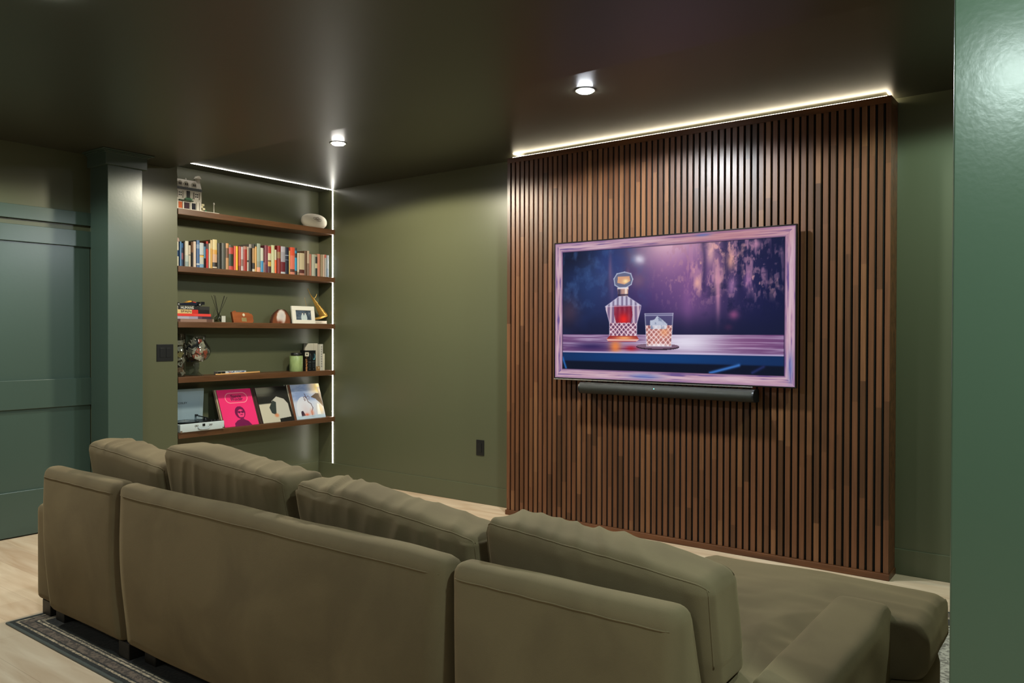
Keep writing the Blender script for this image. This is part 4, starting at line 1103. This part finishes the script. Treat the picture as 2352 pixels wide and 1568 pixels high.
def sail(bm, P, Q, R_, bulge, n=14):
    V = {}
    for i in range(n+1):
        for j in range(i+1):
            a = i/n; b_ = j/max(1, i)
            p = Vector(P)*(1-a)+(Vector(Q)*(1-b_)+Vector(R_)*b_)*a
            p.x += bulge*math.sin(PI*b_)*a+.0016*math.sin(a*34); V[i, j] = bm.verts.new(p)
    for i in range(n):
        for j in range(i+1):
            bm.faces.new((V[i, j], V[i+1, j], V[i+1, j+1]))
            if j < i: bm.faces.new((V[i, j], V[i+1, j+1], V[i, j+1]))
    r = bmesh.ops.solidify(bm, geom=list(bm.faces), thickness=.001)
bm = B(); sail(bm, (-5.469, 4.398, S3+.262), (-5.468, 4.506, S3+.060), (-5.466, 4.592, S3+.085), .022); obj('mainsail', bm, m_gold, t, world=True, smooth='all')
bm = B(); tube(bm, [(-5.468, 4.340, S3+.225), (-5.462, 4.352, S3+.16), (-5.46, 4.352, S3+.155), (-5.468, 4.372, S3+.03)], .0012, n=6)
obj('wire', bm, m_gold, t, world=True)
bm = B(); tube(bm, [(-5.468, 4.436, S3+.218), (-5.462, 4.455, S3+.232), (-5.462, 4.468, S3+.262)], .0013, n=6); obj('pennant', bm, m_gold, t, world=True)

# ---------------- glass vases filled with matchbooks
PC = ['cfc6b4', 'd8d0bf', 'c9b67a', 'b8b2a8', 'c05a48', '2a2c34', 'd6cdbb', 'a8846a', 'd3c7b4', '5c3c50', 'bdb8ac', 'cbbfa6']
def pmat(h):
    k = 'packet_'+h
    if k not in _mc: _mc[k] = mat(k, hx(h), .5, bump=(90, .05), var=(tuple(v*.35 for v in hx(h)), 70, (1, 1, 1), .6, .66))
    return _mc[k]
seen_ = set()
def packets(cx, cy, inside, n, z0, z1, tag_, seed, big=.021):
    r_ = random.Random(seed); placed = []; k = 0; tries = 0
    protos = []; pc = []
    while k < n and tries < 20000:
        tries += 1
        x, y, z = cx+r_.uniform(-.11, .11), cy+r_.uniform(-.11, .11), r_.uniform(z0, z1)
        R_ = inside(z)
        if R_ <= .012: continue
        d = math.hypot(x-cx, y-cy)
        if d > R_-(.021 if R_ > .05 else .014)*(1.18 if R_ > .05 else 1) or d < R_-.046: continue
        if any((Vector((x, y, z))-q).length < .026 for q in placed): continue
        ang = math.atan2(y-cy, x-cx)
        if math.cos(ang-(-.55)) < -.15: continue
        placed.append(Vector((x, y, z)))
        c_ = PC[r_.randrange(len(PC))]
        if len(protos) < 12:
            bm = B(); box(bm, -.0025, .0025, -big*.62, big*.62, -big*.5, big*.5, bev=.0006, seg=1)
            o = obj('matchbook', bm, pmat(c_)); protos.append(o)
        else:
            o = protos[k % 12].copy(); COL.objects.link(o)
        o.location = (x, y, z); o.rotation_euler = Euler((r_.uniform(-1.2, 1.2), r_.uniform(-.25, .25), ang+r_.uniform(-.25, .25)), 'XYZ')
        nmc = {'cfc6b4': 'cream', 'd8d0bf': 'off-white', 'c9b67a': 'mustard', 'b8b2a8': 'pale grey', 'c05a48': 'red', '2a2c34': 'black', 'd6cdbb': 'ivory', 'a8846a': 'tan', 'd3c7b4': 'beige', '5c3c50': 'plum', 'bdb8ac': 'light grey', 'cbbfa6': 'buff'}[c_ if len(protos) < 12 or k < 12 else pc[k % 12]]
        if k < 12: pc.append(c_)
        lev = ['at the bottom of', 'low in', 'halfway up in', 'high in', 'at the top of'][min(4, int(5*(z-z0)/(z1-z0)))]
        sd_ = 'left side' if ang < -1.1 else ('front' if ang < -.1 else 'right side')
        o['label'] = f'small {nmc} matchbook {lev} the {tag_}, {sd_}'; 
        if o['label'] in seen_: o['label'] += ', leaning '+('left' if o.rotation_euler.x > 0 else 'right')
        seen_.add(o['label']); o['category'] = 'matchbook'; o['group'] = 'matchbooks in the '+tag_
        k += 1
def prof_r(prof):
    def f(z):
        for (r0, a), (r1, b_) in zip(prof, prof[1:]):
            if a <= z <= b_ and b_ > a: return r0+(r1-r0)*(z-a)/(b_-a)
        return 0
    return f
gx, gy = -5.475, 3.330
gp = [(.020, .104), (.052, .110), (.082, .128), (.100, .155), (.106, .182), (.100, .212), (.082, .240), (.066, .262), (.062, .285), (.070, .306)]
out = [(.0005, .0006), (.052, .0008), (.055, .004), (.036, .014), (.018, .034), (.016, .046), (.024, .056), (.017, .066), (.015, .074), (.023, .084), (.020, .092)]+gp
inn = [(r-.004, z+(.004 if i < 2 else 0)) for i, (r, z) in enumerate(gp)][::-1]+[(.0005, .106)]
t = thing('footed_vase', 'footed clear glass goblet vase stuffed with matchbooks, left end of the fourth shelf', 'vase', (gx, gy, S4))
bm = B(); lathe(bm, out+inn, n=56, cap=False); obj('glass_bowl', bm, m_glass, t, smooth='all')
packets(gx, gy, prof_r([(r, z+S4) for r, z in gp[:8]]), 62, S4+.128, S4+.262, 'footed glass vase', 11, .036)
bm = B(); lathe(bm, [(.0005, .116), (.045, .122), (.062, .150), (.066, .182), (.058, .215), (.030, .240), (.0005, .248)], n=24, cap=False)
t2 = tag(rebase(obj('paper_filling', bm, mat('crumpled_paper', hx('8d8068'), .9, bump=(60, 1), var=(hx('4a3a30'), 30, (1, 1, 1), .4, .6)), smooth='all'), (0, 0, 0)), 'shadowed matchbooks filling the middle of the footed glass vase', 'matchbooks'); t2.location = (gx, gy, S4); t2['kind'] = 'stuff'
cxv, cyv = -5.425, 3.168
t = thing('cylinder_vase', 'tall straight clear glass vase of matchbooks cut off by the wall edge', 'vase', (cxv, cyv, S4))
bm = B(); lathe(bm, [(.0005, .0006), (.0395, .0008), (.0405, .004), (.0405, .318), (.0382, .318), (.0378, .012), (.0005, .010)], n=48, cap=False); obj('glass_wall', bm, m_glass, t, smooth='all')
packets(cxv, cyv, lambda z: .040, 40, S4+.025, S4+.255, 'straight glass vase', 21, .034)
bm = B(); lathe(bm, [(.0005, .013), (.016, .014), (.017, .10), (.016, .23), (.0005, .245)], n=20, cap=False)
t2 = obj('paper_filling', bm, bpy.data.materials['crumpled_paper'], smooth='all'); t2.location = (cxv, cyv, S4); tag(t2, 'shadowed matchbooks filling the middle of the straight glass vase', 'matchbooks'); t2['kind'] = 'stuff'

# ---------------- long box and wand
def strip_fn(u, v):
    c = np.zeros((len(u), 3)); c[:] = np.array((190, 190, 186))/255
    n = fbm(u*16, v*2, 4, 3)
    c = mixc(c, (60, 80, 120), np.clip((n-.5)*5, 0, 1)*(u > .3)); c = mixc(c, (140, 50, 50), blob(u, v, .42, .4, .04, .4)*.7)
    c = mixc(c, (24, 22, 20), 1-sm(u, .24, .27)); c = mixc(c, (140, 126, 50), blob(u, v, .12, .4, .02, .3)); return c
t = thing('slim_box', 'long slim patterned box lying flat on the fourth shelf', 'box', (-5.47, 3.62, S4))
bm = B(); box(bm, -5.50, -5.446, 3.495, 3.746, S4+.0003, S4+.026, bev=.0008); obj('carton', bm, cm('b4b2aa', .5), t, world=True)
picture('printed_side', .250, .024, 120, 10, strip_fn, pic_mat('printed_card', .4), t, org=(-5.4455-t.location.x, 3.4955-t.location.y, .001), face='+X')
t = thing('wooden_stick', 'pale tapered wooden stick lying along the front of the fourth shelf', 'stick', (-5.41, 3.65, S4))
bm = B(); tube(bm, [(-5.403, 3.446, S4+.006), (-5.403, 3.452, S4+.006), (-5.404, 3.48, S4+.0055), (-5.425, 3.855, S4+.009)], .005, n=12, rr=[.003, .0052, .0045, .0088]); obj('shaft', bm, mat('pale_ash_wood', hx('d8a468'), .45, bump=(20, .05)), t, world=True, smooth='all')

# ---------------- green canister, boxes and white books
t = thing('canister', 'pale green canister candle with a dark lid, on the fourth shelf at right', 'canister', (-5.455, 4.242, S4+.0003))
bm = B(); lathe(bm, [(.0005, 0), (.054, 0), (.056, .003), (.056, .128), (.054, .132), (.0005, .124)], n=48, cap=False); obj('body', bm, mat('mottled_green', hx('7d8f58'), .35, bump=(60, .1), var=(hx('93a36c'), 18, (1, 1, .5), .4, .65)), t, smooth=True)
bm = B(); lathe(bm, [(.0005, .1325), (.043, .1325), (.044, .136), (.044, .153), (.041, .157), (.0005, .157)], n=40, cap=False); obj('lid', bm, cm('1d1b16', .4), t, smooth=True)
def tagp(nm, lab, cat, y0, y1, z0, z1, x0, x1, c_, rough=.5, bev=.0008):
    bm = B(); box(bm, x0, x1, y0, y1, z0, z1, bev=bev); return tag(rebase(obj(nm, bm, cm(c_, rough)), ((x0+x1)/2, (y0+y1)/2, z0)), lab, cat)
o = thing('gift_tag', 'small square cream tag with a dark mark, hanging above the green canister', 'tag', (-5.395, 4.307, S4+.127))
bm = B(); box(bm, -.0015, 0, -.019, .019, .0, .036, bev=.004); obj('card', bm, cm('d2cbb6', .5), o)
bm = B(); lathe(bm, [(.0001, .0002), (.007, .0002), (.007, .001), (.0001, .001)], c=(0, 0, .018), axis='X', n=16); obj('mark', bm, cm('3c3a34', .5), o)
bm = B(); box(bm, -.012, -.0016, -.019, .022, -.004, .042, bev=.001); obj('black_mount', bm, cm('12110f', .5), o)
def leo_fn(u, v):
    c = np.zeros((len(u), 3)); c[:] = np.array((26, 20, 16))/255
    return mixc(c, (190, 130, 80), np.clip((fbm(u*3, v*22, 7, 3)-.50)*8, 0, 1))
t = thing('book', 'thin black and orange patterned book right of the green canister', 'book', (-5.45, 4.312, S4+.0003))
bm = B(); box(bm, -.055, .043, -.010, .010, 0, .122, bev=.0006); obj('cover', bm, cm('241c18', .4), t)
picture('patterned_spine', .019, .120, 10, 60, leo_fn, pic_mat('leopard_print', .4), t, org=(.0438, -.0095, .001), face='+X')
def disc_fn(cc, off):
    def f(u, v):
        c = np.zeros((len(u), 3)); c[:] = np.array((16, 18, 20))/255
        r = np.hypot((u-.5)/.36, (v-.70)/.16)
        c = mixc(c, cc, np.exp(-((r-.85)/.25)**2)*.9*(.5+.5*np.sin(np.arctan2(v-.70, u-.5)+off))); c = mixc(c, (14, 40, 60), (r < .6)*.5)
        c = mixc(c, (130, 140, 146), (np.abs(v-.435) < .008)*(np.abs(u-.5) < .38)*.9)
        for q in (.33, .26, .2): c = mixc(c, (70, 80, 90), (np.abs(v-q) < .012)*(np.abs(u-.5) < .3)*.6)
        c = mixc(c, (200, 200, 196), blob(u, v, .5, .09, .05, .02)); return c
    return f
for k, (y0, y1, cc, off, lb) in enumerate(((4.326, 4.366, (90, 86, 78), 1, 'black slipcase book with a dim grey ring, left of its twin'), (4.368, 4.410, (110, 190, 200), 2.4, 'black slipcase book with a glowing teal ring'))):
    t = thing('book', lb+' on the fourth shelf', 'book', (-5.45, (y0+y1)/2, S4+.0003)); wd = y1-y0
    bm = B(); box(bm, -.060, .044, -wd/2, wd/2, 0, .176, bev=.0008); obj('cover', bm, cm('101214', .35), t)
    picture('printed_spine', wd-.002, .174, 24, 90, disc_fn(cc, off), pic_mat('glossy_print_%d' % k, .3), t, org=(.0446, -wd/2+.001, .001), face='+X')
t = thing('book', 'tallest off-white book standing behind the black slipcases', 'book', (-5.485, 4.44, S4+.0003))
bm = B(); box(bm, -.09, .052, -.026, .012, 0, .236, bev=.001); obj('cover', bm, cm('c9c0ac', .5), t)
bm = B(); prism(bm, [(-.115, .176), (-.115, .196), (-.082, .236), (-.027, .236), (-.027, .176)], .004, axis='X', off=.040); obj('folded_flap', bm, cm('cdc4b0', .5), t)
t = thing('book', 'white book with grey spine lettering, second from right on the fourth shelf', 'book', (-5.47, 4.478, S4+.0003))
bm = B(); box(bm, -.09, .062, -.020, .012, 0, .229, bev=.001); obj('cover', bm, cm('cfcabb', .5), t)
bm = B()
for k in range(9): box(bm, .0622, .0626, -.009, .003, .03+k*.021, .044+k*.021)
obj('spine_marks', bm, cm('8e8c84', .5), t)
tagp('book', 'thin short cream book at the far right of the fourth shelf', 'book', 4.497, 4.513, S4+.0003, S4+.146, -5.53, -5.412, 'd8d0b4')
t = thing('small_picture', 'small tan card with a bright spot, low against the white books', 'card', (-5.404, 4.434, S4+.0003))
bm = B(); box(bm, -.001, .001, -.020, .020, 0, .038); obj('card', bm, cm('a37a4c', .5), t)
bm = B(); lathe(bm, [(.0001, .0012), (.005, .0012), (.0001, .002)], c=(0, .006, .024), axis='X', n=14); obj('spot', bm, cm('f0e0c0', .4), t)

# ---------------- suitcase record player
t = thing('record_player', 'pale blue-white suitcase record player with open lid, left end of the lowest shelf', 'record player', (-5.45, 3.31, S5+.0003))
mc = mat('pale_leatherette', hx('b4bfc0'), .45, bump=(240, .25)); mcl = cm('a9bcc2', .45); zb = S5+.0005
bx0, bx1, by0, by1, bz1 = -5.575, -5.358, 3.132, 3.494, S5+.062
bm = B(); box(bm, bx0, bx1, by0, by1, zb, bz1, bev=.006, seg=3); obj('case', bm, mc, t, world=True, smooth=True)
bm = B(); box(bm, bx0+.010, bx1-.008, by0+.006, by1-.010, bz1, bz1+.0025); obj('deck', bm, cm('16181a', .4), t, world=True)
bm = B(); lathe(bm, [(.0001, .003), (.098, .003), (.101, .006), (.101, .009), (.0001, .010)], c=(-5.470, 3.232, bz1), n=64, cap=False); obj('record', bm, cm('0c0d0e', .25), t, world=True, smooth=True)
bm = B(); lathe(bm, [(.0001, .0102), (.038, .0102), (.038, .0108), (.0001, .0108)], c=(-5.470, 3.232, bz1), n=36, cap=False); obj('record_label', bm, cm('8d979a', .4), t, world=True)
bm = B(); lathe(bm, [(.0001, .010), (.004, .010), (.004, .020), (.0001, .022)], c=(-5.470, 3.232, bz1), n=14, cap=False); obj('spindle', bm, m_chrome, t, world=True, smooth=True)
bm = B(); lathe(bm, [(.0001, .002), (.020, .002), (.020, .014), (.014, .022), (.0001, .022)], c=(-5.470, 3.405, bz1), n=28, cap=False)
tube(bm, [(-5.540, 3.372, bz1+.040), (-5.520, 3.376, bz1+.034), (-5.470, 3.405, bz1+.024), (-5.43, 3.40, bz1+.022)], .004, n=8); box(bm, -5.552, -5.528, 3.364, 3.380, bz1+.032, bz1+.046, bev=.002)
obj('tonearm', bm, cm('17191b', .35), t, world=True, smooth=True)
bm = B()
for k in range(3): lathe(bm, [(.0001, .002), (.007, .002), (.006, .010), (.0001, .010)], c=(-5.40, 3.41+k*.028, bz1), n=16, cap=False)
obj('knobs', bm, cm('2a2a28', .4), t, world=True, smooth=True)
bm = B(); prism(bm, [(-5.575, zb+.064), (-5.555, zb+.064), (-5.535, zb+.305), (-5.558, zb+.305)], .262+.04, axis='Y', off=3.132); bmesh.ops.bevel(bm, geom=list(bm.edges), offset=.003, segments=2, affect='EDGES')
lid = obj('lid', bm, mcl, t, world=True)
bm = B(); prism(bm, [(-5.5535, zb+.072), (-5.5525, zb+.072), (-5.5335, zb+.298), (-5.5345, zb+.298)], .262, axis='Y', off=3.14)
box(bm, -5.550, -5.546, 3.402, 3.4035, zb+.08, zb+.10)
obj('lid_lining', bm, cm('a3b8c2', .5), lid, world=True)
tb = text_bm('CROSLEY', .020, .0003, .0006, .100)
bmesh.ops.rotate(tb, verts=tb.verts, cent=(0, 0, 0), matrix=Matrix.Rotation(math.radians(4.8), 3, 'Y')); bmesh.ops.translate(tb, verts=tb.verts, vec=(-5.5415, 3.246, zb+.200))
obj('lettering', tb, cm('2b3134', .5), lid, world=True)
for yy in (3.262, 3.378):
    bm = B()
    for s in (-.007, .007):
        tube(bm, [(bx1+.002, yy+s+.0055*math.cos(a), bz1-.020+.0055*math.sin(a)) for a in np.linspace(0, 2*PI, 13)], .0016, n=6)
    obj('clasp', bm, mat('dark_nickel', (.25, .23, .2), .3, metal=1, bump=(40, .02)), t, world=True)
bm = B(); box(bm, bx1, bx1+.005, 3.310, 3.330, bz1-.026, bz1-.008, bev=.001); obj('latch', bm, m_black, t, world=True)
bm = B(); tube(bm, [(bx1+.002, 3.275, zb+.030), (bx1+.008, 3.282, zb+.018), (bx1+.009, 3.30, zb+.014), (bx1+.009, 3.34, zb+.014), (bx1+.008, 3.358, zb+.018), (bx1+.002, 3.365, zb+.030)], .0055, n=10); obj('handle', bm, cm('b9c6cc', .4), t, world=True, smooth='all')
for (yy, zz_) in ((3.485, zb+.006), (3.141, zb+.006)):
    bm = B(); box(bm, bx1-.010, bx1+.0015, yy-.008, yy+.008, zz_-.005, zz_+.009, bev=.002); obj('corner_guard', bm, m_chrome, t, world=True)

# ---------------- record sleeves leaning in three piles
def mj_fn(u, v):      # plain stand-in: dark ground, pale cream shapes, no figure
    c = np.zeros((len(u), 3)); c[:] = np.array((22, 22, 20))/255
    c = mixc(c, (150, 144, 124), blob(u, v, .15, .92, .42, .16, 2)*.9)
    c = mixc(c, (186, 178, 158), sm(.62-.45*v+.10*np.sin(u*5)-.0*u, .27, .31)*(v < .62)*(u < .55)*sm(.55-v+u*.02, .0, .04))
    c = mixc(c, (182, 178, 166), poly(u, v, [(.42, .60), (.60, .72), (.82, .64), (.92, .50), (.93, .12), (.55, .09), (.50, .30), (.40, .45)]))
    c = mixc(c, (44, 52, 50), poly(u, v, [(.30, .42), (.45, .62), (.55, .56), (.47, .20), (.34, .26)]))
    c = mixc(c, (196, 126, 88), blob(u, v, .48, .19, .07, .055, 2)*.95)
    return c
def pink_fn(u, v):
    c = np.zeros((len(u), 3)); c[:] = np.array((226, 44, 108))/255
    x, y = (u-.52)/.30, (v-.765)/.145
    dx = np.maximum(np.abs((u-.52))-.185, 0); r = np.hypot(dx, v-.765)
    c = mixc(c, (240, 150, 160), np.exp(-((r-.135)/.010)**4))
    # generic head and shoulders in dark magenta
    dk = (104, 10, 66)
    sh = poly(u, v, [(.30, .0), (.31, .08), (.40, .15), (.50, .18), (.60, .17), (.72, .11), (.80, .0)])
    c = mixc(c, dk, sh); c = mixc(c, dk, (((u-.53)/.15)**2+((v-.36)/.17)**2 < 1)*1.0)
    c = mixc(c, (226, 60, 116), (((u-.55)/.095)**2+((v-.33)/.115)**2 < 1)*1.0)
    c = mixc(c, dk, ((((u-.505)/.042)**2+((v-.37)/.034)**2 < 1) | (((u-.60)/.042)**2+((v-.37)/.034)**2 < 1))*1.0); c = mixc(c, dk, ((np.abs(u-.55) < .10) & (np.abs(v-.385) < .008))*1.0); c = mixc(c, dk, blob(u, v, .56, .300, .045, .012, 2)); c = mixc(c, dk, (np.abs(u-.55) < .05)*(v < .23)*(v > .1)*.8)
    return c
def sky_fn(u, v):
    c = np.zeros((len(u), 3)); c[:] = np.array((128, 146, 186))/255
    c = mixc(c, (176, 184, 206), sm(fbm(u*3, v*6, 2, 4), .4, .7)*.7)
    c = mixc(c, (230, 208, 180), sm(u, .45, .8)*sm(v, .6, .85)); c = mixc(c, (232, 196, 84), blob(u, v, .94, .90, .12, .18)*.95)
    c = mixc(c, (196, 200, 214), (1-sm(v, .45, .62))*.9)
    c = mixc(c, (214, 214, 222), ((np.hypot((u-.33)/.27, (v-.22)/.42) < 1)*.8)); c = mixc(c, (206, 186, 190), blob(u, v, .36, .25, .14, .2)*.5)
    c = mixc(c, (92, 76, 62), poly(u, v, [(.62, .62), (.82, .72), (1, .70), (1, .30), (.92, .40), (.78, .55)]))
    c = mixc(c, (150, 132, 110), poly(u, v, [(.9, .9), (1, .9), (1, .45), (.93, .6)])*.8)
    c = mixc(c, (232, 206, 160), blob(u, v, .88, .25, .12, .16)*.9)
    for P_ in (((.55, .06), (.56, .2)), ((.56, .2), (.62, .3)), ((.62, .3), (.58, .42)), ((.58, .42), (.50, .48)), ((.50, .48), (.46, .62)), ((.46, .62), (.42, .72))):
        c = mixc(c, (74, 54, 58), np.exp(-(segd(u, v, *P_[0], *P_[1])/.010)**2))
    r_ = np.random.RandomState(1)
    for k in range(26): c = mixc(c, (90, 60, 60), blob(u, v, .47+r_.uniform(-.10, .10), .60+r_.uniform(-.08, .06), .010, .010))
    c = mixc(c, (58, 44, 58), poly(u, v, [(.18, .06), (.19, .22), (.26, .24), (.32, .1)])); c = mixc(c, (220, 110, 84), blob(u, v, .37, .11, .08, .05)); c = mixc(c, (212, 128, 96), blob(u, v, .56, .16, .06, .10)*.8)
    c = mixc(c, (40, 36, 44), blob(u, v, .56, .055, .07, .010)); c = mixc(c, (240, 238, 232), poly(u, v, [(.74, .10), (.80, .42), (.84, .40), (.86, .10)])*.9)
    c = mixc(c, (176, 196, 210), (v < .09)*.8)
    return c
m_pr = {}
LW = .308
def sleeve(label, y, x, ang, col, th=.0035, fn=None, yaw=0, z=0, text=None):
    t = thing('record_sleeve', label, 'record sleeve', (x, y, S5+.0004+z), (0, -math.radians(ang), yaw), 'record sleeves on the lowest shelf')
    bm = B(); box(bm, -th, 0, -LW/2, LW/2, 0, LW, bev=.0006, seg=1); obj('card', bm, cm(col, .45), t)
    if fn: picture('front_cover', LW-.002, LW-.002, 150, 150, fn, pic_mat('cover_print_'+col, .22), t, org=(.0004, -LW/2+.001, .001), face='+X')
    for (s, zc, wd, c_, sz) in (text or []):
        tb = text_bm(s, sz, .0003, .0012, wd); bmesh.ops.translate(tb, verts=tb.verts, vec=(.0012, .006, zc)); obj('lettering', tb, cm(c_, .4), t)
    return t
sleeve('hot pink record sleeve reading Stevie Wonder, front of the leftmost pile', 3.680, -5.400, 23, 'c43468', fn=pink_fn, text=[('Stevie', LW*.800, .092, '4a0a3c', .040), ('Wonder', LW*.725, .112, '4a0a3c', .040)])
sleeve('cream record sleeve edge showing just behind the pink one', 3.668, -5.411, 22.4, 'b9a684', z=.0)
sleeve('brown-backed record sleeve at the back of the leftmost pile', 3.660, -5.420, 21.8, '6a5844')
sleeve('black record sleeve with pale cream shapes, front of the middle pile', 4.030, -5.400, 23, '1c1c1a', fn=mj_fn)
sleeve('dark brown record sleeve directly behind the black and cream one', 4.008, -5.409, 22.4, '3c2620')
sleeve('reddish brown record sleeve at the back of the middle pile', 3.998, -5.417, 21.8, '54322a')
sleeve('blue sky record sleeve with a bare tree, front of the rightmost pile', 4.366, -5.404, 19, 'c8ccd0', fn=sky_fn)
sleeve('walnut brown record sleeve behind the blue sky one', 4.352, -5.413, 18.8, '7c4a30', th=.008)
sleeve('white-edged record sleeve, third of the rightmost pile', 4.342, -5.425, 18.4, 'c8bca4')
sleeve('black-edged record sleeve, fourth of the rightmost pile', 4.334, -5.432, 18.0, '1e1a16')
sleeve('ivory record sleeve at the back of the rightmost pile', 4.326, -5.439, 17.6, 'c9c2ae')
